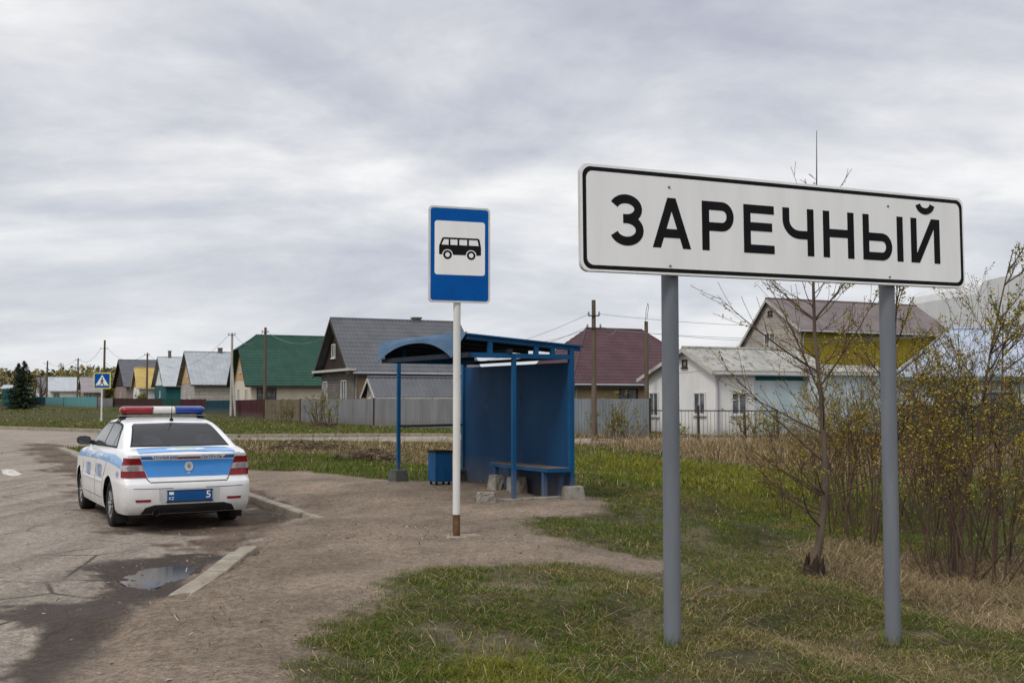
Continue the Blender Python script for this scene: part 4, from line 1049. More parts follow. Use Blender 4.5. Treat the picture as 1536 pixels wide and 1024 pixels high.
# tail lamps: seen on the rear and wrapped on to the flank
for s in (1, -1):
    def pg(l): return [(s * a, b_) for a, b_ in (l if s > 0 else l[::-1])]
    tl = conform('tail_lamp', [pg([(.505,.665),(.765,.665),(.772,.80),(.76,.905),(.60,.905),(.585,.90)])], 'rear', m_red, off=.010, grid=.03)
    conform('clear_lens', [pg([(.538,.745),(.768,.745),(.768,.818),(.563,.818)])], 'rear', m_clr, tl, off=.014, grid=.03)
    conform('reversing_lamp', [pg([(.60,.752),(.72,.752),(.735,.78),(.72,.81),(.615,.812),(.592,.785)])], 'rear', m_grl, tl, off=.018, grid=.03)
    sdn = 'left' if s > 0 else 'right'
    conform('side_lens', [[(-.75,.665),(-.665,.665),(-.66,.80),(-.69,.90),(-.75,.90)]], sdn, m_red, tl, off=.008, grid=.03)
    conform('side_lens', [[(-.75,.745),(-.662,.745),(-.664,.818),(-.75,.818)]], sdn, m_clr, tl, off=.011, grid=.03)
    conform('reflector', [pg([(.47,.372),(.64,.372),(.65,.40),(.465,.40)])], 'rear', m_red, off=.008)
# bumper details
for l_ in ([(-.76,.535),(-.5,.53),(-.2,.53)], [(.2,.53),(.5,.53),(.76,.535)]): conform('bumper_crease', seam(l_, .007), 'rear', m_seam, off=.0015, grid=.1, skirt=.003)
conform('plate_recess', [[(-.34,.355),(.34,.355),(.365,.375),(.375,.525),(-.375,.525),(-.365,.375)]], 'rear', m_cbd if False else mk('recess_grey', rgb(190,190,190), rough=.5), off=.003)
pl = conform('number_plate', [[(-.275,.37),(.275,.37),(.275,.495),(-.275,.495)]], 'rear', m_plateb, off=.013)
conform('plate_frame', seam([(-.285,.362),(.285,.362)], .016) + seam([(-.282,.50),(.282,.50)], .01), 'rear', m_blk, pl, off=.015)
ctext('plate_number', '5', 'rear', -.225, .437, .125, m_txtw, pl, -1, off=.019, sx_=1.1)
ctext('plate_number', 'KZ', 'rear', .228, .405, .05, m_txtw, pl, -1, off=.019)
conform('plate_flag', [[(.20,.45),(.255,.45),(.255,.485),(.20,.485)]], 'rear', m_txtw, pl, off=.016)
val = conform('diffuser', [[(-.58,.222),(.58,.222),(.53,.30),(.42,.332),(-.42,.332),(-.53,.30)]], 'rear', m_blk, off=.006)
ex = MB(); ex.lathe([(.040, 0), (.040, .25)], Matrix.Translation((-.86, .40, .235)) @ Matrix.Rotation(R(90), 4, 'Y'), 16); ex.lathe([(.030, 0.004), (.030, .25)], Matrix.Translation((-.86, .40, .235)) @ Matrix.Rotation(R(90), 4, 'Y'), 16, 1)
ex.build('exhaust_pipe', [m_rim, m_blk], car)
MB().bx((-.55, -.45, .17), (2.9, .45, .30)).build('underbody', m_blk, car)
# wheels
for ax_ in (0, 2.47):
    for s in (1, -1):
        M_ = Matrix.Translation((ax_, s * .705, .297)) @ Matrix.Rotation(R(-90 * s), 4, 'X')
        wh = thing('wheel', None, None, (0, 0, 0)); wh.parent = car
        mb = MB(); mb.lathe([(.19,-.095),(.255,-.1),(.285,-.09),(.297,-.06),(.299,0),(.297,.06),(.285,.09),(.255,.1),(.19,.095)], M_, 36, closed=True); mb.build('tyre', m_rub, wh)
        mb = MB(); mb.lathe([(.0001,.05),(.06,.05),(.07,.035),(.16,.045),(.175,.075),(.192,.09),(.196,.06),(.19,-.08),(.0001,-.08)], M_, 36)
        mb.build('rim', m_rim, wh)
        mb = MB()
        for k in range(7):
            a = k * 2 * math.pi / 7; mb.bar(M_ @ Vector((.05 * math.cos(a), .05 * math.sin(a), .058)), M_ @ Vector((.18 * math.cos(a), .18 * math.sin(a), .074)), .035, .014)
        mb.build('spokes', m_chr, wh)
        MB().lathe([(.08,.046),(.165,.05),(.165,.053),(.08,.049)], M_, 30, closed=True).build('rim_gap', m_blk, wh)
    for s in (1, -1):
        if ax_ == 0: MB().bx((-.40, s * .64, .09), (-.385, s * .79, .42)).build('mud_flap', m_rub, car)
# light bar on two feet
lbx, lbz = .78, 1.475
lb = thing('light_bar', None, None); lb.parent = car
def seg(y0, y1, mat, r0=1, r1=1, nm='beacon'):
    mb = MB(); n = 10; sec = []
    rows_ = []
    K_ = [(0, r0), (.04, .6 + .4 * r0 if r0 < 1 else 1), (.12, 1), (.88, 1), (.96, .6 + .4 * r1 if r1 < 1 else 1), (1, r1)]
    vs = []; 
    for f, k in K_:
        for i in range(16):
            a = 2 * math.pi * i / 16; ca, sa_ = math.cos(a), math.sin(a)
            ex_ = .72; xx = abs(ca) ** ex_ * (1 if ca > 0 else -1); zz_ = abs(sa_) ** ex_ * (1 if sa_ > 0 else -1)
            vs.append((lbx + .13 * k * xx, y0 + (y1 - y0) * f, lbz + .055 * k * zz_))
    m = len(K_); fs = [(k*16+i, k*16+(i+1)%16, (k+1)*16+(i+1)%16, (k+1)*16+i) for k in range(m-1) for i in range(16)] + [list(range(16)), [(m-1)*16+i for i in range(16)]]
    mb.add(vs, fs, 0, True); return mb.build(nm, mat, lb)
seg(.155, .57, m_lbr, 1, .35); seg(-.145, .145, m_lbw); seg(-.57, -.155, m_lbb, .35, 1)
mb = MB(); mb.bx((lbx - .11, -.57, lbz - .078), (lbx + .11, .57, lbz - .064)); mb.bx((lbx - .128, .145, lbz - .05), (lbx + .128, .155, lbz + .05)); mb.bx((lbx - .128, -.155, lbz - .05), (lbx + .128, -.145, lbz + .05)); mb.build('base_rail', m_rim, lb)
for s in (1, -1):
    mb = MB(); mb.bar((lbx - .06, s * .50, lbz - .06), (lbx - .10, s * .565, 1.315), .05, .035); mb.bar((lbx + .06, s * .50, lbz - .06), (lbx + .1, s * .565, 1.315), .05, .035); mb.bx((lbx - .13, s * .53, 1.312), (lbx + .13, s * .59, 1.33)); mb.build('bracket', m_blk, lb)
mb = MB(); mb.lathe([(.028, 0), (.022, .03), (.008, .045), (.004, .18), (.003, .30)], Matrix.Translation((.36, -.03, 1.335)) @ Matrix.Rotation(R(-8), 4, 'Y'), 10); mb.build('antenna', m_blk, car)
# front lamps and grille (away from the viewer)
for s in (1, -1): conform('headlight', [[(s * a, b_) for a, b_ in ([(.36,.60),(.62,.61),(.63,.72),(.40,.70)] if s > 0 else [(.40,.70),(.63,.72),(.62,.61),(.36,.60)])]], 'front', m_clr, off=.008)
conform('grille', [[(-.3,.55),(.3,.55),(.33,.63),(-.33,.63)]], 'front', m_blk, off=.006)
# ------------------------------------------------------------------ village houses
HA = 25
HU, HV = dirs(HA)
m_fr = mk('window_white', rgb(208,208,206), rgb(190,189,186), 3, .5)
m_pane = mk('window_pane', (.03,.036,.042,1), (.17,.18,.185,1), 1.6, .08, spec=.7)  # pale patches painted in for curtains and reflections in the glass
m_dark = mk('dark_opening', (.02,.018,.016,1), rough=.9)
def wallmat(name, c, c2, c3, brick=None, s3=2, cover=.3):
    if not brick: return mk(name, c, c2, .8, .9, c3=c3, s3=s3, cover3=cover, bump=.4, bscale=14, stretch=(1, 1, .45), dust=(.7, .5, rgb(118,108,96)))
    m, t, b = new_mat(name); co = objco(t)
    sp = t.add('ShaderNodeSeparateXYZ'); t.link(co, sp.inputs[0]); cb_ = t.add('ShaderNodeCombineXYZ')
    t.link(t.math('ADD', sp.outputs['X'], sp.outputs['Y']), cb_.inputs['X']); t.link(sp.outputs['Z'], cb_.inputs['Y'])
    br = t.add('ShaderNodeTexBrick'); br.inputs['Color1'].default_value = c; br.inputs['Color2'].default_value = c2; br.inputs['Mortar'].default_value = c3
    br.inputs['Scale'].default_value = 1; br.inputs['Brick Width'].default_value = brick[0]; br.inputs['Row Height'].default_value = brick[1]; br.inputs['Mortar Size'].default_value = brick[2]
    t.link(cb_.outputs[0], br.inputs['Vector'])
    f = t.noise(co, 1.2, 6, .6); t.link(t.mix(t.ramp(f, [(.4, 0.), (.7, .45)]), br.outputs['Color'], c3), b.inputs['Base Color'])
    b.inputs['Roughness'].default_value = .9; t.link(t.bump(br.outputs['Fac'], .4, -.01), b.inputs['Normal']); return m
m_brick = wallmat('grey_brick', rgb(122,112,102), rgb(98,92,90), rgb(78,74,72), (.5, .2, .02))
m_tan = wallmat('tan_plaster', rgb(158,138,112), rgb(144,124,98), rgb(120,104,84))
m_whitew = wallmat('whitewashed_wall', rgb(222,220,217), rgb(208,206,202), rgb(162,158,152), s3=3, cover=.2)
m_block_w = wallmat('grey_block_wall', rgb(172,164,154), rgb(160,152,143), rgb(128,121,113), (1.1, .42, .02))
m_cream = wallmat('cream_wall', rgb(206,196,178), rgb(196,184,164), rgb(168,152,130))
m_beige = wallmat('beige_siding', rgb(190,160,120), rgb(178,148,108), rgb(150,124,92))
m_yelw = wallmat('yellow_wall', rgb(146,130,40), rgb(124,108,36), rgb(92,74,52), s3=.55, cover=.4)
m_tealw = wallmat('pale_teal_wall', rgb(192,200,202), rgb(170,186,190), rgb(176,172,164), s3=1.2, cover=.4)
m_brownw = wallmat('dark_boards', rgb(58,48,42), rgb(48,40,36), rgb(40,34,30))
m_tealb = wallmat('teal_boards', rgb(44,92,92), rgb(38,82,84), rgb(60,70,70))
m_pinkw = wallmat('pinkish_boards', rgb(146,130,122), rgb(132,116,108), rgb(110,98,92))
def roofmat(name, c, c2, c3, cover=.2, rough=.55, metal=0): return mk(name, c, c2, .9, rough, metal=metal, c3=c3, s3=3.5, cover3=cover)
m_rgrey = roofmat('grey_metal_tile', rgb(92,94,98), rgb(82,84,88), rgb(104,104,104))
m_rgreen = roofmat('green_metal_tile', rgb(40,74,62), rgb(34,66,55), rgb(52,82,70))
m_rmet = roofmat('bare_metal_roof', rgb(158,162,166), rgb(142,146,151), rgb(122,122,122), .25)
m_rlight = roofmat('pale_slate', rgb(168,172,174), rgb(152,157,160), rgb(132,134,134), .25)
m_rmar = roofmat('maroon_metal_tile', rgb(80,56,60), rgb(71,50,54), rgb(90,70,72))
m_rbrown = roofmat('brown_purple_slate', rgb(112,101,99), rgb(96,87,86), rgb(146,140,136), .3)
m_rslate = roofmat('weathered_slate', rgb(162,160,152), rgb(136,134,126), rgb(110,106,98), .42)
m_rblue = roofmat('pale_blue_metal', rgb(158,167,180), rgb(144,154,170), rgb(176,178,182), .25, .4)
m_ryel = roofmat('yellow_board_roof', rgb(176,152,88), rgb(160,134,76), rgb(130,112,72))
m_rmauve = roofmat('mauve_slate', rgb(138,129,131), rgb(122,114,117), rgb(154,148,148))
m_rdark = roofmat('dark_roof', rgb(86,86,90), rgb(74,74,78), rgb(96,94,94))
m_trim = mk('pale_trim', rgb(186,182,174), rgb(168,164,156), 2, .7)
m_trimd = mk('dark_trim', rgb(70,60,54), rgb(56,48,44), 2, .7)
m_trimt = mk('teal_trim', rgb(90,120,122), rgb(74,104,106), 2, .7)
def sheet(mb, a, b_, c_, d, th=.05, rib=.35, step=0, amp=.03, mi=0):
    """roof plane a-b (eave) to d-c (ridge) with real ribs along the slope and tile steps across it"""
    a, b_, c_, d = map(Vector, (a, b_, c_, d)); nrm = (b_ - a).cross(d - a).normalized()
    if nrm.z < 0: nrm = -nrm
    L = max((b_ - a).length, (c_ - d).length); H = (d - a).length
    nx_ = min(140, max(2, int(L / rib * 4))); ny = max(1, int(H / step) * 2) if step else 1
    vs = []
    for j in range(ny + 1):
        v = j / ny
        for i in range(nx_ + 1):
            u = i / nx_; p = a.lerp(b_, u).lerp(d.lerp(c_, u), v)
            x_ = (p - a).dot((b_ - a).normalized())
            h = amp * (abs(math.sin(math.pi * x_ / rib)) - .5)
            if step: h += .035 * (1 if j % 2 == 0 else -.2)
            vs.append(p + nrm * (h + th))
    fs = [(j*(nx_+1)+i, j*(nx_+1)+i+1, (j+1)*(nx_+1)+i+1, (j+1)*(nx_+1)+i) for j in range(ny) for i in range(nx_)]
    mb.add(vs, fs, mi)
    q = [a, b_, c_, d]; mb.add([p + nrm * (th - .06) for p in q] + [p + nrm * (th - .01) for p in q], [(3,2,1,0),(4,5,1,0),(5,6,2,1),(6,7,3,2),(7,4,0,3)], mi)
def window(parent, wall, pos, w, h, frame=m_fr, mull=1):
    """wall 'gable' (x = 0 plane) or 'long' (y = 0 plane); pos = (along, sill z)"""
    a, z = pos; mb = MB(); f = .075
    def bxx(a0, z0, a1, z1, d0, d1, m): 
        if wall == 'gable': m.bx((-d1, a0, z0), (-d0, a1, z1))
        else: m.bx((a0, -d1, z0), (a1, -d0, z1))
    bxx(a, z, a + f, z + h, .005, .07, mb); bxx(a + w - f, z, a + w, z + h, .005, .07, mb); bxx(a + f, z, a + w - f, z + f, .005, .07, mb); bxx(a + f, z + h - f, a + w - f, z + h, .005, .07, mb)
    if mull: bxx(a + w * .5 - .03, z + f, a + w * .5 + .03, z + h - f, .005, .062, mb)
    if mull > 1: bxx(a + f, z + h * .64, a + w * .5 - .03, z + h * .64 + .05, .005, .058, mb)
    fr = mb.build('window', frame, parent)
    mb = MB(); bxx(a + f * .8, z + f * .8, a + w - f * .8, z + h - f * .8, .004, .02, mb); mb.build('pane', m_pane, fr)
    mb = MB(); bxx(a - .06, z - .06, a + w + .06, z - .005, .0, .12, mb); mb.build('sill', frame, fr)
    return fr
def house(name, label, cpx, Y, lpx, rpx, eave, apex, wall, gable, roof, group='houses along the village street', over=.45, oe=.35, step=.38, rib=.25, hip=0, hipr=0, jerk=0, trim=m_trim, ap=.5, amp=.03, left_eave=None, chim=None, wins=(), L=None, Wd=None, yaw=HA, bargeboard=True, cat='house'):
    U_, V_2 = dirs(yaw)
    C = at(cpx, 596, Y); g = min(gz(C.x, C.y), gz(C.x, C.y))
    W = Wd or along((C.x, C.y), U_, lpx); L = L or along((C.x, C.y), V_2, rpx)
    h = thing(name, label, cat, (C.x, C.y, g), R(yaw), group)
    ze = at(cpx, eave, Y).z - g; za = at(apex[0], apex[1], Y + U_[1] * W * ap).z - g
    zl = ze if left_eave is None else at(lpx, left_eave, Y + U_[1] * W).z - g
    ya = W * ap; e = oe
    def zr(y): return ze + (za - ze) * y / ya if y <= ya else zl + (za - zl) * (W - y) / (W - ya)
    # walls
    mb = MB()
    mb.add([(0,0,-.4),(L,0,-.4),(L,W,-.4),(0,W,-.4),(0,0,ze),(L,0,ze),(L,W,zl),(0,W,zl)], [(0,1,5,4),(1,2,6,5),(2,3,7,6),(3,0,4,7)])
    mb.build('wall', wall, h)
    if hip == 0:
        mb = MB()
        top = [(0,0,ze),(0,W,zl)] 
        if jerk: zj = za - (za - ze) * jerk; yj0, yj1 = ya * (1 - jerk), ya + (W - ya) * jerk; pts = [(0,0,ze),(0,W,zl),(0,yj1,zj),(0,yj0,zj)]
        else: pts = [(0,0,ze),(0,W,zl),(0,ya,za)]
        n_ = len(pts); mb.add([(-.02, p[1], p[2]) for p in pts] + [(.2, p[1], p[2]) for p in pts], [list(range(n_)), list(range(n_, 2*n_))[::-1]] + [(i, (i+1)%n_, n_+(i+1)%n_, n_+i) for i in range(n_)])
        mb.build('gable', gable, h)
    if hipr == 0:
        MB().add([(L,0,ze),(L,W,zl),(L,ya,za)], [(0,1,2)]).build('rear_gable', gable, h)
    # roof planes
    s0 = (za - ze) / ya; s1 = (za - zl) / (W - ya)
    x0 = -over if not hip else -e; x1 = L + over if not hipr else L + e
    xr0_, xr1_ = (-over if not hip else hip), (L + over if not hipr else L - hipr)
    mb = MB()
    jx = 0
    if jerk: jx = ya * jerk * .9; 
    if jerk:
        # near plane in two pieces round the clipped gable
        yj0 = ya * (1 - jerk); zj = zr(yj0); yj1 = ya + (W - ya) * jerk
        sheet(mb, (x0, -e, ze - s0 * e), (x1, -e, ze - s0 * e), (x1, yj0, zj), (x0, yj0, zj), rib=rib, step=step, amp=amp)
        sheet(mb, (x0, yj0, zj), (x1, yj0, zj), (x1, ya, za), (jx, ya, za), rib=rib, step=step, amp=amp)
        sheet(mb, (x0, W + e, zl - s1 * e), (x1, W + e, zl - s1 * e), (x1, yj1, zj), (x0, yj1, zj), rib=rib, step=step, amp=amp)
        sheet(mb, (x0, yj1, zj), (x1, yj1, zj), (x1, ya, za), (jx, ya, za), rib=rib, step=step, amp=amp)
        mb.add([(x0 - .02, yj0, zj + .06), (x0 - .02, yj1, zj + .06), (jx, ya, za + .06)], [(0,1,2)])
        mb.add([(x0 - .02, yj0, zj - .02), (x0 - .02, yj1, zj - .02), (jx, ya, za - .02)], [(0,1,2)])
    else:
        sheet(mb, (x0, -e, ze - s0 * e), (x1, -e, ze - s0 * e), (xr1_, ya, za), (xr0_, ya, za), rib=rib, step=step, amp=amp)
        sheet(mb, (x1, W + e, zl - s1 * e), (x0, W + e, zl - s1 * e), (xr0_, ya, za), (xr1_, ya, za), rib=rib, step=step, amp=amp)
    if hip: sheet(mb, (-e, W + e, zl - s1 * e), (-e, -e, ze - s0 * e), (hip, ya, za), (hip, ya - .01, za), rib=rib, step=step, amp=amp)
    if hipr: sheet(mb, (L + e, -e, ze - s0 * e), (L + e, W + e, zl - s1 * e), (L - hipr, ya, za), (L - hipr, ya + .01, za), rib=rib, step=step, amp=amp)
    rf = mb.build('roof', roof, h)
    mb = MB(); mb.tube([(xr0_ if not jerk else jx, ya, za + .06), (xr1_, ya, za + .06)], .09, 8)
    if hip: mb.tube([(hip, ya, za + .05), (-e, -e, ze - s0 * e + .05)], .07, 8)
    if hipr: mb.tube([(L - hipr, ya, za + .05), (L + e, -e, ze - s0 * e + .05)], .07, 8)
    if jerk: mb.tube([(jx, ya, za + .06), (x0, yj0, zj + .06)], .07, 8)
    mb.build('ridge_cap', roof, rf)
    # fascia and verge boards
    if not hip and bargeboard:
        mb = MB()
        ytop0, ztop0 = (ya, za) if not jerk else (yj0, zj); ytop1, ztop1 = (ya, za) if not jerk else (yj1, zj)
        mb.bar((x0 - .015, -e, ze - s0 * e - .08), (x0 - .015, ytop0, ztop0 - .08), .03, .18); mb.bar((x0 - .015, W + e, zl - s1 * e - .08), (x0 - .015, ytop1, ztop1 - .08), .03, .18)
        mb.build('verge_board', trim, h)
    mb = MB(); mb.bx((x0 + .02, -e - .03, ze - s0 * e - .12), (x1 - .02, -e, ze - s0 * e + .02)); mb.build('eave_board', trim, h)
    if chim:
        fx_, fy_, hh_, cw_ = chim; mb = MB(); zc = zr(W * fy_); mb.bx((L*fx_ - cw_/2, W*fy_ - cw_/2, zc - .3), (L*fx_ + cw_/2, W*fy_ + cw_/2, zc + hh_)); mb.bx((L*fx_ - cw_/2 - .06, W*fy_ - cw_/2 - .06, zc + hh_), (L*fx_ + cw_/2 + .06, W*fy_ + cw_/2 + .06, zc + hh_ + .1)); mb.build('chimney', m_brick, rf)
    for wl in wins:
        wall_, fa, px_y0, px_y1, ww = wl[:5]; fm = wl[5] if len(wl) > 5 else m_fr; mu = wl[6] if len(wl) > 6 else 1
        if wall_ == 'gable': z0_ = at(cpx, px_y1, Y + U_[1] * W * fa).z - g; z1_ = at(cpx, px_y0, Y + U_[1] * W * fa).z - g; window(h, 'gable', (W * fa - ww / 2, z0_), ww, z1_ - z0_, fm, mu)
        else: z0_ = at(cpx, px_y1, Y + V_2[1] * L * fa).z - g; z1_ = at(cpx, px_y0, Y + V_2[1] * L * fa).z - g; window(h, 'long', (L * fa - ww / 2, z0_), ww, z1_ - z0_, fm, mu)
    print(name, 'W %.1f L %.1f eave %.1f ridge %.1f ground %.2f' % (W, L, ze, za, g))
    return h, W, L, ze, za, g
def gutter(h, L, ze, oe, mat=None):
    mb = MB(); mb.tube([(-.2, -oe - .06, ze - .22), (L + .2, -oe - .06, ze - .24)], .06, 8); mb.build('gutter', mat or m_rmet, h)
    for x in (.12, L - .12): MB().tube([(x, -oe - .06, ze - .22), (x, -.08, ze - .55), (x, -.08, .15)], .045, 8).build('downpipe', mat or m_rmet, h)
# grey tiled house with dark gable
h1 = house('brick_house', 'grey brick house with dark wooden gable and grey tiled roof', 531, 66, 482, 712, 553, (500, 479), m_brick, m_brownw, m_rgrey, over=.5, oe=.4, wins=[('gable',.60,516,537,.85),('gable',.86,572,600,1.05),('gable',.28,570,602,1.2)], chim=(.68,.52,.35,.5), trim=m_trimd)
MB().bx((0.05, -.01, 0), (h1[2] - .05, .012, h1[3] - .1)).build('side_wall', m_tan, h1[0])
MB().bx((-.55, -.5, h1[3] - .12), (-.03, h1[1] + .5, h1[3] + .03)).build('gable_ledge', m_trim, h1[0])
house('shed', 'low shed with grey corrugated roof in front of the dark gabled house', 566, 63.5, 545, 735, 591, (553, 567), m_tan, m_tealb, m_rgrey, over=.25, oe=.25, step=0, rib=.28, trim=m_trim, group='sheds', cat='shed', Wd=2.4, wins=[('gable',.55,577,597,.8,m_trim)], ap=.5)
house('plaster_house', 'pale house with big dark green tiled roof and clipped gable', 377, 104, 351, 500, 569.5, (404, 503), m_cream, m_beige, m_rgreen, jerk=.32, over=.7, oe=.6, wins=[('gable',.28,583,600,1.0),('gable',.72,583,600,1.0),('gable',.45,535,545,.9),('gable',.62,550,559,.8),('long',.18,582,600,1.9,m_trimd)], trim=m_trimd)
house('metal_roof_house', 'house with ribbed bare metal roof and tan gable', 292, 126, 271, 372, 574, (282, 528), m_block_w, m_beige, m_rmet, step=0, rib=.5, over=.5, oe=.4, wins=[('gable',.5,550,565,.9),('gable',.3,586,598,.9),('gable',.7,586,598,.9)], trim=m_trimd, chim=(.62,.5,.5,.5))
house('small_pale_house', 'smaller house with pale grey slate roof and teal walls', 249, 148, 232, 288, 577, (241, 536), m_tealb, m_whitew, m_rlight, step=0, rib=.4, over=.5, oe=.4, wins=[('gable',.5,555,567,.9),('gable',.5,586,596,1)], trim=m_trimd, chim=(.35,.5,.9,.4))
house('dark_roof_house', 'house with dark grey roof and brown gable behind the yellow roofed house', 190, 178, 172, 262, 579, (179, 540), m_pinkw, m_brownw, m_rdark, step=0, rib=.4, over=.5, oe=.4, wins=[('gable',.5,588,597,1)], trim=m_trimd)
house('yellow_house', 'small house with yellow boarded roof beside the dark roofed house', 209, 160, 200, 240, 580, (214, 552), m_whitew, m_ryel, m_ryel, step=0, rib=.3, over=.4, oe=.35, wins=[('gable',.5,586,597,.9)], ap=.5)
house('slate_house', 'far low house with pale slate roof and white walls', 76, 205, 70, 119, 586, (74, 566), m_whitew, m_whitew, m_rlight, step=0, rib=.5, over=.4, oe=.3, trim=m_trim, wins=[('long',.2,589,596,1.2,m_trim)])
house('mauve_house', 'far low house with mauve slate roof', 126, 196, 119, 150, 587, (122, 566), m_pinkw, m_pinkw, m_rmauve, step=0, rib=.5, over=.4, oe=.3, wins=[('long',.3,589,596,1.2,m_trim)])
house('far_small_house', 'small far house with pointed grey gable behind the spruce', 62, 225, 53, 70, 588, (58, 566), m_whitew, m_whitew, m_rdark, step=0, rib=.5, over=.3, oe=.3, wins=[('gable',.5,575,584,1.2)])
house('far_blue_house', 'distant blue walled house left of the spruce', 10, 240, 3, 34, 588, (7, 578), m_tealb, m_whitew, m_rlight, step=0, rib=.5, over=.3, oe=.3)
# right-hand side
h7 = house('maroon_house', 'tan house with big maroon tiled hip roof behind the grey fence', 861, 63, 800, 1085, 570, (884, 492), m_tan, m_tan, m_rmar, hip=3.2, hipr=3.2, Wd=8.6, L=10.6, over=.3, oe=.45, ap=.5, wins=[('long',.35,582,600,1.3,m_trimd),('long',.62,582,600,1.3)], trim=m_trimd)
h8 = house('whitewashed_house', 'whitewashed house with slate roof behind the wire fence', 1073, 52, 968, 1240, 553, (1037, 523), m_whitew, m_whitew, m_rslate, step=0, rib=.2, over=.35, oe=.3, ap=.36, left_eave=566, group=None, trim=m_trim, wins=[('gable',.20,588,622,1.0),('gable',.86,588,624,.9),('gable',.40,539,551,.45,m_trimd,0),('long',.20,588,622,.95,m_fr,2)], bargeboard=True)
m_aw = MB().bx((2.35, -.02, -.3), (h8[2] - .02, .01, h8[3] - .25)).build('painted_wall', m_tealw, h8[0])
MB().bx((2.4, -.03, h8[3] - .55), (h8[2] - .05, -.021, h8[3] - .22)).build('painted_band', m_tealb, h8[0])
h9 = house('yellow_wall_house', 'tall house with yellow side wall and pale block gable under brown roof', 1203, 74, 1104, 1425, 491, (1158, 449), m_yelw, m_block_w, m_rbrown, step=0, rib=.3, over=.3, oe=.3, ap=.46, left_eave=536, group=None, trim=m_trim, wins=[('gable',.45,499,529,1.25,m_fr,2),('gable',.44,466,473,.5,m_trimd,0)])
MB().bx((-.03, 0, -.3), (-.001, h9[1], h9[3])).build('block_wall', m_block_w, h9[0]) if False else None
mb = MB(); Wg, zeg, zag = h9[1], h9[3], h9[4]; zl9 = at(1104, 536, 74 + HU[1] * Wg).z - h9[5]; mb.add([(-.022, 0, -.3), (-.022, Wg - .02, -.3), (-.022, Wg - .02, zl9), (-.022, .0, zeg)], [(0,1,2,3)]); mb.build('block_wall', m_block_w, h9[0])
h10 = house('blue_roof_house', 'low pale teal house with pale blue metal hip roof at the right edge', 1350, 46, 1300, 1640, 560, (1430, 497), m_tealw, m_tealw, m_rblue, yaw=-18, step=0, rib=.5, hip=2.4, hipr=2.4, Wd=8.0, L=13, over=.3, oe=.4, group=None, trim=m_trimt, wins=[('long',.16,588,606,1.4,m_trimd),('long',.30,588,606,1.2,m_trimd),('long',.46,588,606,1.4,m_trimd)])
an = house('lean_to', 'low pale teal annex between the whitewashed house and the blue roofed house', 1238, 53, 1200, 1352, 558, (1240, 551), m_tealw, m_tealw, m_rslate, step=0, rib=.3, Wd=3.5, over=.15, oe=.2, group=None, trim=m_trim, cat='annex', bargeboard=False)
# pale barn with a rounded roof at the edge
Pb = at(1470, 596, 95); th = thing('barn', 'pale grey barn with rounded metal roof beyond the blue roofed house', 'barn', (Pb.x, Pb.y, gz(Pb.x, Pb.y)), R(8))
mb = MB(); zt = at(1470, 420, 95).z - gz(Pb.x, Pb.y); zt2 = at(1536, 400, 95).z - gz(Pb.x, Pb.y)
prof = [(0, -.3), (0, zt - 1.2), (.25, zt - .5), (.8, zt), (3, zt + .45), (6, zt + .75), (9, zt + .75), (12, zt + .35), (13.6, zt - .4), (14, zt - 1.4), (14, -.3)]
mb.prism(prof, 0, 12, Matrix.Rotation(math.pi / 2, 4, 'X') @ Matrix.Scale(-1, 4, (0, 0, 1)))
mb.build('shell', mk('barn_metal', rgb(204,204,202), rgb(194,194,194), .6, .5, c3=rgb(168,168,168), s3=2), th)
mb = MB()
for x in range(1, 14): mb.bx((x - .02, -.02, 0), (x + .02, -.001, zt - .3))
for z in (2.5, 5.0, 7.5): mb.bx((.05, -.015, z), (13.95, -.002, z + .04))
mb.build('seams', m_rmet, th)

for h_, o_ in ((h1, .4), (h7, .45), (h8, .3), (h9, .3)): gutter(h_[0], h_[2], h_[3] - .05, o_)
# ------------------------------------------------------------------ fences
def fmat(name, c, c2, c3, cover=.25): return mk(name, c, c2, .7, .7, c3=c3, s3=2.2, cover3=cover, stretch=(3,3,.35), dust=(.5,.5,rgb(104,96,84)))
m_fgrey = fmat('grey_fence', rgb(126,126,126), rgb(108,109,111), rgb(144,142,138)); m_fblue = fmat('zinc_fence', rgb(126,132,136), rgb(108,114,118), rgb(98,98,96))
m_fred = fmat('maroon_fence', rgb(70,36,38), rgb(60,32,34), rgb(52,34,32)); m_fgreen = fmat('green_fence', rgb(30,66,58), rgb(26,58,52), rgb(40,60,54))
m_ftealb = fmat('teal_fence', rgb(24,60,72), rgb(22,54,66), rgb(38,56,60)); m_fwood = fmat('wood_fence', rgb(110,100,80), rgb(94,84,68), rgb(78,70,58), .4)
m_fteal = fmat('turquoise_fence', rgb(92,140,140), rgb(80,126,128), rgb(104,128,126), .3); m_fbrown = fmat('brown_fence', rgb(62,44,40), rgb(54,40,36), rgb(70,54,48))
m_fdteal = fmat('dark_teal_fence', rgb(22,62,70), rgb(20,54,62), rgb(34,52,52)); m_iron = mk('iron', rgb(66,54,48), rgb(52,44,42), 6, .8)
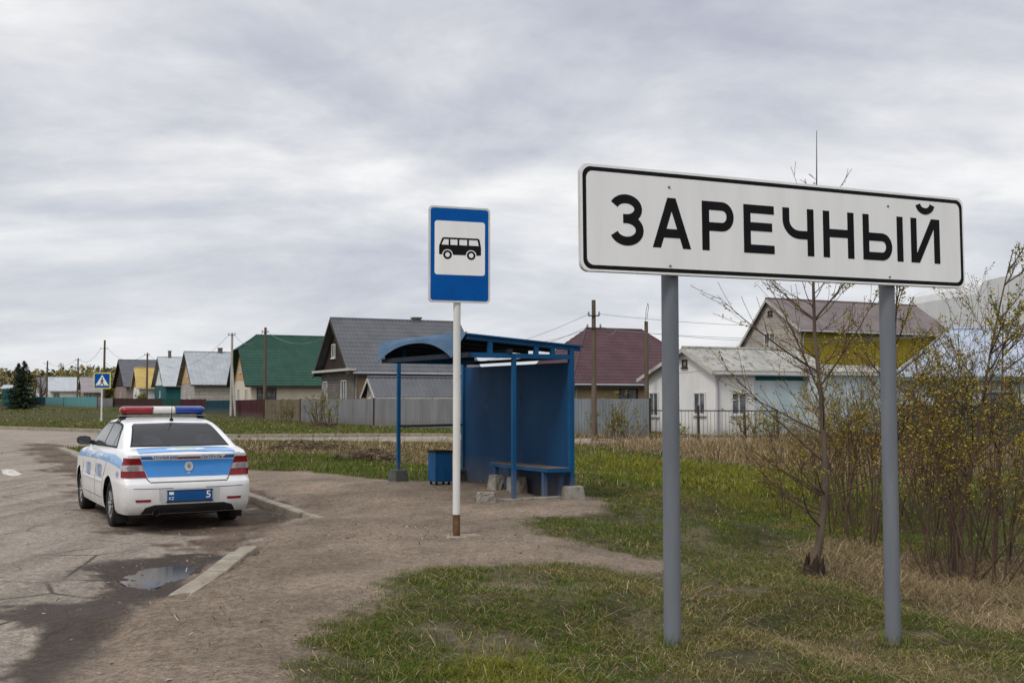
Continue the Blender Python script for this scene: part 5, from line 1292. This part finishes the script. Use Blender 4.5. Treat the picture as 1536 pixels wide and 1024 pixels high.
def fence(label, a, b_, top, mat, rib=.2, depth=.035, posts=2.5, name='sheet_fence', group='fences along the village street', boards=False):
    """a, b_ = (px, Y); top = picture row of the top edge at each end"""
    A = at(a[0], 596, a[1]); Bp = at(b_[0], 596, b_[1]); L = math.hypot(Bp.x - A.x, Bp.y - A.y); ang_ = math.atan2(Bp.y - A.y, Bp.x - A.x)
    g0, g1 = gz(A.x, A.y), gz(Bp.x, Bp.y); t0, t1 = at(a[0], top[0], a[1]).z, at(b_[0], top[1], b_[1]).z
    f = thing(name, label, 'fence', (A.x, A.y, g0), ang_, group)
    mb = MB(); n = max(4, int(L / rib * 4)); vs = []
    n = min(n, 900); r2 = random.Random(int(a[0] * 7 + a[1]))
    jit = 0
    for k in range(n + 1):
        s = L * k / n; ph = (s / rib) % 1
        if boards: y = 0 if k % 4 else .012; jit = r2.uniform(-.03, .03) if k % 4 == 0 else jit
        else: y = -depth if ph < .5 else 0; jit = 0
        zt_ = (t0 + (t1 - t0) * k / n) - g0 + jit; zb_ = (g1 - g0) * k / n - .05
        vs += [(s, y, zb_), (s, y, zt_), (s, y + .02, zt_), (s, y + .02, zb_)]
    fs = []
    for k in range(n):
        i = 4 * k; fs += [(i, i+4, i+5, i+1), (i+1, i+5, i+6, i+2), (i+3, i+2, i+6, i+7)]
    mb.add(vs, fs); mb.build('sheet' if not boards else 'boards', mat, f)
    mb2 = MB(); mb2.bx((0, .021, (t0 - g0) * .25), (L, .06, (t0 - g0) * .25 + .05)); mb2.bx((0, .021, (t0 - g0) * .8), (L, .06, (t0 - g0) * .8 + .05)); mb2.build('rail', m_iron, f)
    k = max(1, round(L / posts))
    for i in range(k + 1):
        s = L * i / k; zt_ = t0 - g0 + (t1 - t0) * i / k
        MB().bx((s - .04, -.05 if i in (0, k) else .06, -.2), (s + .04, .03 if i in (0, k) else .13, zt_ + .03)).build('post', m_iron, f)
    return f
fence('long grey sheet fence behind the bus shelter', (562, 61.5), (742, 55), (597.5, 598), m_fgrey)
fence('grey sheet fence in front of the dark gabled house', (452, 72), (561, 62), (598.5, 598), m_fgrey)
fence('zinc sheet fence in front of the maroon roofed house', (742, 54.5), (975, 50.5), (598, 598), m_fblue, rib=.16)
fence('weathered board fence left of the grey sheet fence', (397, 80), (451, 72.5), (599.5, 598.5), m_fwood, rib=.16, boards=True)
fence('dark maroon sheet fence in front of the green roofed house', (347, 96), (396, 84), (600, 599), m_fred)
fence('dark teal sheet fence left of the maroon fence', (309, 104), (346, 97), (600.5, 600), m_ftealb)
fence('narrow maroon sheet fence below the metal roofed house', (271, 114), (309, 105), (598.5, 598.5), m_fred)
fence('dark green sheet fence below the small pale house', (243, 126), (271, 115), (598, 598.5), m_fgreen)
fence('brown fence below the yellow roofed house', (170, 150), (243, 128), (597, 598), m_fbrown)
fence('grey fence right of the turquoise fences', (146, 150), (170, 149), (597, 597), m_fgrey)
fence('bright turquoise board fence farther up the street', (96, 156), (146, 143), (595, 595), m_fteal, boards=True, rib=.3)
fence('long faded turquoise board fence by the slate roofed house', (68, 175), (96, 158), (595.5, 595.5), m_fteal, boards=True, rib=.3)
fence('darker turquoise fence right of the spruce', (38, 190), (68, 177), (595, 595), m_ftealb, boards=True, rib=.3)
fence('dark teal sheet fence behind the bushes at the right', (1352, 40), (1640, 42), (607, 606), m_fdteal, group=None)
# wire fence before the whitewashed house
A = at(975, 596, 47.5); Bp = at(1165, 596, 46); L = math.hypot(Bp.x - A.x, Bp.y - A.y); g0 = gz(A.x, A.y)
wf = thing('wire_fence', 'rusty iron fence of thin rods in front of the whitewashed house', 'fence', (A.x, A.y, g0), math.atan2(Bp.y - A.y, Bp.x - A.x))
ztp = at(1050, 616.5, 47).z - g0
MB().bx((0, -.02, ztp), (L, .02, ztp + .05)).build('rail', m_iron, wf)
mb = MB(); s = .1
while s < L: mb.tube([(s, 0, 0), (s + rnd.uniform(-.02, .02), 0, ztp)], .008, 4, cap=False); s += .16
o = mb.build('rods', m_iron, wf)
for s, hgt in ((0, .22), (2.12, .25), (L * .75, .1), (L, .1)): MB().bx((s - .05, -.05, -.3), (s + .05, .05, ztp + hgt)).build('post', m_iron, wf)

# ------------------------------------------------------------------ poles and wires
m_pole = mk('weathered_pole', rgb(104,92,78), rgb(84,74,64), 1.5, .9, c3=rgb(66,58,50), s3=5, cover3=.3, stretch=(4,4,.4), bump=.4)
m_conc = mk('pale_concrete_pole', rgb(176,172,164), rgb(156,152,144), 2, .85)
m_ins = mk('insulator', rgb(150,154,158), rgb(120,124,128), 9, .3)
m_wire = mk('wire', rgb(128,131,138), rough=.6)
TOPS = {}
def pole(key, px, Y, top, label, mat=m_pole, r=.11, arms=((.25, .45), (1.0, .8)), lean=0, brace=None, steel=False):
    P = at(px, 596, Y); g = gz(P.x, P.y); H = at(px, top, Y).z - g
    p = thing('utility_pole', label, 'utility pole', (P.x, P.y, g), 0, 'wooden utility poles')
    MB().tube([(0, 0, -.4), (lean, 0, H)], [r * 1.15, r * .8], 10).build('pole', mat, p)
    for dz, w_ in arms:
        mb = MB(); x_ = lean * (H - dz) / H; mb.bar((x_ - w_ / 2, -r, H - dz), (x_ + w_ / 2, -r, H - dz), .05, .05); 
        cr_ = mb.build('crossarm', m_iron, p)
        for sx_ in (-1, 1):
            MB().lathe([(.02, 0), (.045, .03), (.05, .09), (.03, .12), (.045, .15), (.0, .17)], Matrix.Translation((x_ + sx_ * w_ * .46, -r, H - dz + .02)), 8).build('insulator', m_ins, cr_)
    if brace: 
        Pb_ = at(brace[0], brace[1], Y - .3); MB().tube([(Pb_.x - P.x, -.4, -.3), (brace[2] if len(brace) > 2 else 0, 0, H * .62)], r * .9, 8).build('brace', mat, p)
    TOPS[key] = Vector((P.x + lean, P.y - r, g + H)); return p
pole('a', 891, 47, 450, 'tall wooden pole just right of the bus shelter', arms=((.7, .5), (1.25, .62)), r=.11)
pole('b', 970, 56, 482, 'wooden pole with a wire loop on top in front of the maroon roof', arms=(), r=.12)
pole('c', 397, 86, 491, 'dark slim wooden pole in front of the green roofed house', arms=((.4, .5),), r=.13)
pole('d', 347, 92, 499, 'pale concrete pole left of the green roofed house', mat=m_conc, arms=((.2, .6),), r=.12, brace=(354, 627, 0))
pole('e', 220, 140, 529, 'thin pole in front of the yellow roofed house', arms=((.3, .7),), r=.14)
pole('f', 155.5, 150, 510, 'tall pole behind the pedestrian crossing sign', arms=((1.2, 1.0),), r=.17)
pole('g', 116, 175, 537, 'thin pole before the mauve roofed house', arms=((.3, .8),), r=.14)
pole('h', 70, 190, 541, 'far pole right of the spruce', arms=((.5, 1.2),), r=.16)
pole('i', 60, 200, 560, 'short far pole beside the pointed gable house', arms=(), r=.13)
pole('j', 5, 210, 566, 'far stub of a pole at the left edge', arms=(), r=.2)
# wire loop on pole b
tb = TOPS['b']; mb = MB(); mb.tube([(tb.x - .06, tb.y, tb.z - .2), (tb.x - .02, tb.y, tb.z + .55), (tb.x + .08, tb.y, tb.z + .95), (tb.x + .12, tb.y, tb.z + .8), (tb.x + .02, tb.y, tb.z + .1)], .014, 5); o = mb.build('wire_loop', m_iron)
pb_ = [x for x in scene.objects if x.get('label', '').startswith('wooden pole with a wire loop')][0]; o.parent = pb_; o.matrix_parent_inverse = Matrix.Translation(-Vector(pb_.location))
def wire(label, A, Bq, sag, r=.009):
    pts = []
    for k in range(25):
        f = k / 24; p = A.lerp(Bq, f); pts.append((p.x, p.y, p.z - sag * 4 * f * (1 - f)))
    return tag(MB().tube(pts, r, 5).build('overhead_wire', m_wire), label, 'wire', 'overhead wires')
fa = TOPS['a']
def off(v, x=0, z=0): return v + Vector((x, 0, z))
wire('upper wire from the tall pole leftwards over the shelter', off(fa, -.2, -.62), at(560, 508, 90), 1.6)
wire('lower wire from the tall pole leftwards over the shelter', off(fa, -.28, -1.2), at(560, 520, 90), 1.6)
wire('lowest wire falling from the tall pole to the grey roof', off(fa, -.28, -1.3), at(690, 511, 62), .5)
wire('upper wire from the tall pole to the right', off(fa, .2, -.62), at(1700, 442, 52), 1.0)
wire('middle wire from the tall pole to the right', off(fa, .25, -1.2), at(1700, 452, 50), 1.2)
wire('lower wire from the tall pole to the right behind the sign posts', off(fa, .28, -1.3), at(1700, 470, 52), .8)
wire('short wire from the tall pole down to the maroon roof', off(fa, .28, -1.3), at(925, 493, 62), .3)
wire('wire between the slim pole and the pale concrete pole', off(TOPS['c'], -.2, -.38), off(TOPS['d'], .25, -.18), .9, .015)
wire('wire from the slim pole towards the dark gabled house', off(TOPS['c'], .2, -.38), at(500, 500, 70), .8, .015)
wire('wire running left from the pale concrete pole', off(TOPS['d'], -.25, -.18), off(TOPS['e'], .3, -.28), 2.2, .015)
wire('wire between the thin pole and the tall far pole', off(TOPS['e'], -.3, -.28), off(TOPS['f'], .45, -1.1), 1.2, .02)
wire('far wire left of the crossing sign', off(TOPS['f'], -.45, -1.1), off(TOPS['g'], .3, -.28), 1.0, .02)
wire('farthest wire above the slate roofed house', off(TOPS['g'], -.3, -.28), off(TOPS['h'], .5, -.48), .8, .02)
wire('guy wire slanting down from the tall far pole', off(TOPS['f'], .1, -3.0), at(168, 552, 149), .0, .02)
# ------------------------------------------------------------------ trees and bushes
m_bark = mk('bark_brown', rgb(106,93,80), rgb(80,69,60), 4, .9, c3=rgb(132,118,102), s3=9, cover3=.25, stretch=(3,3,.8), bump=.6)
m_bark2 = mk('bark_dark', rgb(98,80,66), rgb(76,62,53), 4, .9, c3=rgb(112,98,80), s3=9, cover3=.25, stretch=(3,3,.8))
m_stump = mk('charred_bark', rgb(58,46,38), rgb(44,36,32), 8, .95, bump=.8)
def leafmesh(pts, size, cols, seed, name, parent, kind=None, flat=.5):
    """many small folded leaves at pts"""
    r2 = np.random.RandomState(seed); n = len(pts)
    if n == 0: return None
    P = np.array(pts); s = size * r2.uniform(.6, 1.3, n)
    th = r2.uniform(0, 2*np.pi, n); ph = r2.uniform(-.9, .9, n)
    d = np.stack([np.cos(th)*np.cos(ph), np.sin(th)*np.cos(ph), np.sin(ph)], 1); rx = r2.normal(size=(n, 3)); w = np.cross(d, rx); w /= np.linalg.norm(w, axis=1)[:, None] + 1e-9
    k = np.zeros((n, 4, 3)); S = s[:, None]
    k[:, 0] = P; k[:, 1] = P + d*S*.5 + w*S*.32; k[:, 2] = P + d*S; k[:, 3] = P + d*S*.5 - w*S*.32
    q_ = np.arange(n)[:, None]*4 + np.array([[0, 1, 2, 3]])
    c = np.array(cols)[r2.randint(0, len(cols), n)] * r2.uniform(.75, 1.2, n)[:, None]
    c4 = np.concatenate([np.repeat(c[:, None, :], 4, 1), np.ones((n, 4, 1))], 2).reshape(-1, 4)
    me = np_mesh(name, k.reshape(-1, 3), q_, [lm], None, c4, False); o = bpy.data.objects.new(name, me); COL.objects.link(o)
    if parent is not None: o.parent = parent
    return o
def limb(r2, base, d, L, r0, seg=8, wob=.12, up=.05, droop=0):
    pts = [Vector(base)]; d = Vector(d).normalized()
    for k in range(seg):
        d = (d + Vector((r2.uniform(-wob, wob), r2.uniform(-wob, wob), r2.uniform(-wob, wob) * .5 + up - droop * k / seg))).normalized()
        pts.append(pts[-1] + d * L / seg)
    return pts, [max(.0022, r0 * (1 - .82 * k / seg)) for k in range(seg + 1)]
def branchy(r2, base, d, L, r0, depth, mb, leaves, twig_n=6, spread=.7, leafy=1.0, wob=.1, up=.04, sides=5, start=.25, ratio=(.28,.5)):
    pts, rr = limb(r2, base, d, L, r0, 8, wob, up)
    mb.tube(pts, rr, sides if r0 > .006 else 4, cap=False)
    if depth == 0 or r0 < .008:
        for k in range(2, len(pts)):
            if r2.random() < leafy * .6:
                for _ in range(r2.choice((2, 3, 4, 5))): leaves.append(pts[k].lerp(pts[k - 1], r2.random()) + Vector((r2.uniform(-.03, .03), r2.uniform(-.03, .03), r2.uniform(-.02, .03))))
    if depth > 0:
        for _ in range(twig_n):
            f = r2.uniform(start, .97); k = min(7, int(f * 8)); p = pts[k].lerp(pts[k + 1], f * 8 - k); dd = (pts[k + 1] - pts[k]).normalized()
            a = r2.uniform(0, 6.283); side = dd.orthogonal().normalized(); side.rotate(Matrix.Rotation(a, 3, dd))
            nd = (dd * (1 - spread * .4) + side * spread + Vector((0, 0, .12))).normalized()
            branchy(r2, p, nd, L * r2.uniform(*ratio) * (1.15 - f * .6), max(.003, rr[k] * .5), depth - 1, mb, leaves, max(2, int(twig_n * .5)), spread, leafy, wob * 1.2, up, 4, .15, ratio)
LEAFY = [C3(144,130,42), C3(128,118,40), C3(160,140,50), C3(112,108,42), C3(142,116,46)]
LEAFG = [C3(130,128,60), C3(112,118,52), C3(150,142,70)]
def bush(px, py, height, n, seed, label, lean=.35, leafy=.55, r=(.008, .02), group='leafing bushes behind the sign posts', zoff=0, Y=None, depth=2, tw=6, leaf=.029, cols=LEAFY, size_r=.25):
    P = gt(px, py) if Y is None else at(px, 596, Y)
    if Y is not None: P.z = gz(P.x, P.y)
    t_ = thing('bush', label, 'bush', P, 0, group); r2 = random.Random(seed); mb = MB(); lv = []
    tw = tw + 2 if Y is None else tw
    for k in range(n):
        a = r2.uniform(0, 6.283); q_ = abs(r2.gauss(0, 1)) * lean; b0 = (math.cos(a) * size_r * r2.random(), math.sin(a) * size_r * r2.random(), -.08)
        L = height * r2.uniform(.55, 1.05) * (1 - .25 * min(1, q_))
        branchy(r2, b0, (math.cos(a) * q_, math.sin(a) * q_, 1), L, r2.uniform(*r) * (.8 if Y is None else 1), depth, mb, lv, tw, .65, leafy, .12, .015, start=.42 if Y is None else .25)
    if Y is None: lv = [p for p in lv if r2.random() < max(.12, min(.75, (p.z - .2) / 2.0))]
    mb.build('stems', m_bark2, t_); leafmesh(lv, leaf, cols, seed, 'foliage', t_); return t_
# young tree in front of the bushes
P = gt(1220, 862); tr = thing('young_tree', 'slim young tree with grey brown trunk and thin bare branches behind the place-name sign', 'tree', P)
r2 = random.Random(5); mb = MB(); lv = []
YT = P.y
def tp(px, py, dy=0): q_ = at(px, py, YT + dy); return Vector((q_.x - P.x, dy, q_.z - P.z))
trunk = [tp(1216, 868), tp(1229, 815), tp(1238, 740), tp(1236, 660), tp(1232, 600), tp(1222, 500), tp(1220, 430), tp(1222, 340), tp(1225, 270), tp(1225, 196)]
rad_ = [.056, .043, .034, .029, .025, .019, .015, .011, .007, .003]
mb.tube(trunk, rad_, 10); mb.build('trunk', m_bark, tr)
mb = MB()
r2 = random.Random(12)
for k in range(34):
    f = r2.uniform(.14, .93); i = min(8, int(f * 9)); p = trunk[i].lerp(trunk[i + 1], f * 9 - i); a = r2.uniform(0, 6.283)
    if k < 12: a = r2.choice((0, math.pi)) + r2.uniform(-.5, .5)
    branchy(r2, p, (math.cos(a), math.sin(a) * .6, r2.uniform(.35, .9) if f > .35 else r2.uniform(.15,.5)), (1.25 - f * .98) * r2.uniform(.6, 1.0) * (.45 if f > .68 else 1), .011 * (1.12 - f), 1, mb, lv, 6 if f < .6 else 3, .55, .4 if f < .6 else 0, .12, .05)
for (a, b_) in (((1237, 600), (1128, 420)), ((1234, 690), (1080, 560)), ((1232, 560), (1060, 470)), ((1237, 740), (1130, 690)), ((1230, 580), (1330, 440)), ((1236, 650), (1110, 590)), ((1222,480),(1150,425)), ((1222,480),(1290,400)), ((1224,330),(1270,262)), ((1222,340),(1182,252)), ((1225,300),(1205,270))):
    A, Bq = tp(*a), tp(*b_, dy=r2.uniform(-.3, .3)); branchy(r2, A, Bq - A, (Bq - A).length, .013 if a[1] > 400 else .006, 1, mb, lv, 9 if a[1] > 400 else 3, .5, .6 if a[1] > 400 else .04, .06, .02)
mb.build('branches', m_bark2, tr); leafmesh(lv, .024, LEAFG + LEAFY, 3, 'foliage', tr)
mb = MB(); r3 = random.Random(4)
for k in range(16):
    a = k * .42; w_ = r3.uniform(.6, 1.2); mb.tube([(math.cos(a)*.10*w_, math.sin(a)*.10*w_, -.1), (math.cos(a)*.085*w_+.015, math.sin(a)*.08, .10), (math.cos(a)*.09*w_+.03, math.sin(a)*.07, r3.uniform(.08,.24))], [.034*w_,.026,.004], 6)
mb.build('stump_shoots', m_stump, tr)
bush(1430, 874, 2.7, 18, 21, 'big bush of many fanning brown stems right of the right sign post', .55, .5, (.009, .022))
bush(1475, 880, 2.5, 9, 22, 'bush leaning to the right at the right edge', .42, .5, (.008, .018))
bush(1560, 880, 2.4, 8, 23, 'bush half outside the frame at the right edge', .4, .55)
bush(1390, 845, 2.3, 6, 24, 'yellowish bush directly behind the right sign post', .3, .6)
bush(1300, 815, 2.2, 9, 25, 'thin stemmed bush between the young tree and the right post', .3, .6)
bush(1265, 770, 2.2, 7, 26, 'farther bush just right of the young tree trunk', .35, .6)
bush(1350, 770, 2.6, 8, 27, 'farther bush behind the right sign post', .35, .65)
bush(1480, 775, 2.6, 9, 28, 'dense yellow leaved bush before the teal fence', .38, .8)
bush(1560, 790, 2.8, 8, 29, 'tall bush at the edge before the teal fence', .35, .7)
bush(1420, 745, 2.5, 8, 31, 'yellow bush farther back before the teal fence', .4, .8)
bush(1215, 745, 1.6, 10, 30, 'low twiggy bush left of the young tree', .6, .4)
bush(1310, 800, 3.3, 8, 32, 'tall thin bush in front of the yellow wall', .22, .65)
bush(1285, 790, 3.0, 7, 33, 'thin bush between the young tree and the yellow wall', .25, .6)
bush(1395, 800, 3.2, 8, 34, 'tall thin bush just right of the right post', .25, .65)
for px, py, hh_, n, sd, lb_ in ((1450, 840, 3.3, 9, 35, 'tall fanning bush between the big bush and the teal fence'), (1510, 845, 3.4, 9, 36, 'tall leafy bush at the right edge below the barn'), (1250, 800, 2.7, 6, 37, 'twiggy bush just behind the young tree'), (1180, 775, 1.7, 5, 39, 'small sparse bush left of the young tree before the whitewashed house'), (1425, 800, 3.2, 7, 40, 'thin upright bush in front of the blue roof')):
    bush(px, py, hh_, n, sd, lb_, .3, .75)
# three taller saplings among them
for px, py, hh_, sd, lb_ in ((1428, 868, 3.95, 41, 'tall sapling rising from the big bush'), (1346, 830, 3.9, 42, 'tall sapling behind the right end of the sign'), (1490, 850, 3.3, 43, 'tall leafy sapling at the right edge')):
    P = gt(px, py); s_ = thing('sapling', lb_, 'tree', P, 0, 'saplings among the bushes'); r2 = random.Random(sd); mb = MB(); lv = []
    dx = {41: .16, 42: .0, 43: .12}[sd]
    pts, rr = limb(r2, (0, 0, -.1), (dx, 0, 1), hh_, .03, 10, .03, .0)
    mb.tube(pts, rr, 8); mb.build('trunk', m_bark2, s_); mb = MB()
    for k in range(16):
        f = r2.uniform(.3, .95); i = min(9, int(f * 10)); p = pts[i].lerp(pts[i+1], f*10-i); a = r2.uniform(0, 6.283)
        branchy(r2, p, (math.cos(a), math.sin(a), .8), (1.3 - f) * 1.3, .011, 1, mb, lv, 7, .5, .85, .1, .03)
    mb.build('branches', m_bark2, s_); leafmesh(lv, .034, LEAFG + LEAFY, sd, 'foliage', s_)
# garden shrubs along the fences
for i, (px, Y, hh_, n, lb_) in enumerate(((478, 64, 2.4, 16, 'bare shrub at the left end of the grey fence'), (496, 62, 2.0, 12, 'second bare shrub before the grey fence'), (925, 48, 2.3, 12, 'yellow budding shrub before the zinc fence'), (945, 48.5, 1.9, 10, 'low shrub beside the rod fence post'), (905, 47, 1.5, 8, 'thin shrub by the foot of the tall pole'), (1010, 45, 1.3, 8, 'weedy shrub before the rod fence'), (1120, 44, 1.6, 12, 'dry shrub before the whitewashed house'), (1160, 42, 1.8, 14, 'dry shrub at the right end of the rod fence'), (428, 70, 1.7, 10, 'bare shrub by the weathered board fence'))):
    bush(px, 0, hh_, n, 60 + i, lb_, .4, .35, (.012, .03), 'shrubs along the fences', Y=Y, depth=2, tw=5, leaf=.07, cols=LEAFG + [C3(110,96,64)], size_r=.4)
m_heap = mk('dead_brush', rgb(96,82,68), rgb(76,64,54), 5, .95)
for i, (px, Y, w_, lb_) in enumerate(((458, 31, 2.2, 'heap of dead brush in the grass strip'), (487, 60, 1.4, 'dark heap at the foot of the grey fence'), (555, 27, 1.4, 'small low heap of dead brush left of the shelter'))):
    P = at(px, 596, Y); t_ = thing('brush_heap', lb_, 'brush heap', (P.x, P.y, gz(P.x, P.y))); mb = MB(); r2 = random.Random(80 + i)
    for k in range(130):
        x, y = r2.gauss(0, w_ * .35), r2.gauss(0, w_ * .15); a = r2.uniform(0, 6.283); z = r2.uniform(0, .3) * max(.1, 1 - abs(x) / w_)
        p0 = Vector((x, y, z)); p1 = p0 + Vector((math.cos(a), math.sin(a), r2.uniform(-.2, .3))) * r2.uniform(.15, .5); mb.tube([p0, p0.lerp(p1, .5) + Vector((0, 0, .05)), p1], [.016, .012, .004], 4, cap=False)
    mb.build('twigs', m_heap, t_)

# ------------------------------------------------------------------ spruce
def spruce(px, Y, base, top, wid, label, seed):
    P = at(px, 596, Y); g = gz(P.x, P.y); H = at(px, top, Y).z - g; Wd = wid / F * Y; t_ = thing('spruce_tree', label, 'tree', (P.x, P.y, g))
    MB().tube([(0, 0, -.3), (0, 0, H * .95)], [.25, .03], 8).build('trunk', m_bark2, t_)
    r2 = np.random.RandomState(seed); pts = []; 
    V_a = []; Q = []; C = []
    n = 0
    for layer in range(26):
        f = layer / 25; z = H * (.05 + .93 * f); rr = Wd / 2 * (1 - f) ** .68 * (.85 + .3 * r2.rand()); nb_ = int(5 + 9 * (1 - f))
        for k in range(nb_):
            a = r2.uniform(0, 6.283); rl = rr * r2.uniform(.65, 1.1)
            for s in range(7):
                fs_ = (s + r2.rand()) / 7; px_, py_ = math.cos(a) * rl * fs_, math.sin(a) * rl * fs_; pz_ = z - rl * .25 * fs_ + rl * .18 * fs_ ** 2
                for m_ in range(9):
                    b_ = a + r2.uniform(-1.0, 1.0); l = r2.uniform(.12, .32) * (1.1 - .5 * fs_); dr2 = np.array([math.cos(b_) * l, math.sin(b_) * l, r2.uniform(-.22, .06)]); w_ = np.array([-math.sin(b_), math.cos(b_), 0]) * .045
                    o_ = np.array([px_, py_, pz_]) + r2.uniform(-.06, .06, 3); V_a += [o_ - w_, o_ + w_, o_ + dr2]; Q.append((n, n+1, n+2)); n += 3
                    c_ = np.array([lin(46), lin(58), lin(40)]) * r2.uniform(.55, 1.4); C += [c_] * 3
    C = np.concatenate([np.array(C), np.ones((len(C), 1))], 1)
    me = np_mesh('crown', np.array(V_a), np.array(Q), [lm], None, C, False); o = bpy.data.objects.new('crown', me); COL.objects.link(o); o.parent = t_
spruce(35, 128, 612, 540.5, 60, 'big dark green spruce at the far left', 1)
spruce(27, 130, 612, 544, 46, 'second spruce grown into the first with its own tip', 2)
# rounded far trees
def fartree(px, Y, top, wid, label, cols, seed, nl=2600, ls=.3):
    P = at(px, 596, Y); g = gz(P.x, P.y); H = at(px, top, Y).z - g; W_2 = wid / F * Y; t_ = thing('leafy_tree', label, 'tree', (P.x, P.y, g), 0, 'far trees')
    r2 = random.Random(seed); mb = MB(); lv = []
    mb.tube([(0, 0, -.3), (0, 0, H * .35)], [.25, .18], 8); tips = []
    for k in range(16):
        a = r2.uniform(0, 6.283); pts, rr = limb(r2, (0, 0, H * r2.uniform(.15, .4)), (math.cos(a) * r2.uniform(.2, 1), math.sin(a) * r2.uniform(.2, 1), .9), H * r2.uniform(.4, .62), .1, 6, .15, .05); mb.tube(pts, rr, 5, cap=False); tips += pts[2:]
    mb.build('trunk', m_bark2, t_)
    for k in range(nl):
        p = r2.choice(tips); q_ = p + Vector((r2.gauss(0, W_2 * .07), r2.gauss(0, W_2 * .07), r2.gauss(0, H * .05))); lv.append(q_)
    leafmesh(lv, ls, cols, seed, 'crown', t_)
fartree(113, 230, 541, 34, 'round yellow green tree behind the far low houses', [C3(142,130,62), C3(124,116,56), C3(108,104,56)], 7)
fartree(160, 200, 572, 22, 'yellow green tree behind the crossing sign', [C3(132,124,56), C3(112,108,52)], 8)
fartree(213, 140, 588, 14, 'small yellow green tree in front of the yellow roofed house', [C3(140,132,50), C3(120,116,48)], 9, 900, .2)
fartree(62, 215, 556, 22, 'nearly bare tree beside the far pole', [C3(120,108,84)], 10, 500, .2)
# wooded rise at the horizon
r2 = np.random.RandomState(9); n = 26000
X = r2.uniform(-320, -95, n); Yw = r2.uniform(330, 420, n)
hgt = 11 * (.55 + .7 * fbm(X * .02, X * 0 + 3, 77, 4)) * sst(-95, -125, X)
Zw = gh(X, Yw) + hgt * r2.uniform(0, 1, n) ** .7
o = leafmesh(np.stack([X, Yw, Zw], 1), 1.6, [C3(122,114,72), C3(106,104,66), C3(92,92,62), C3(132,118,80)], 12, 'woods', None); tag(o, kind='stuff')
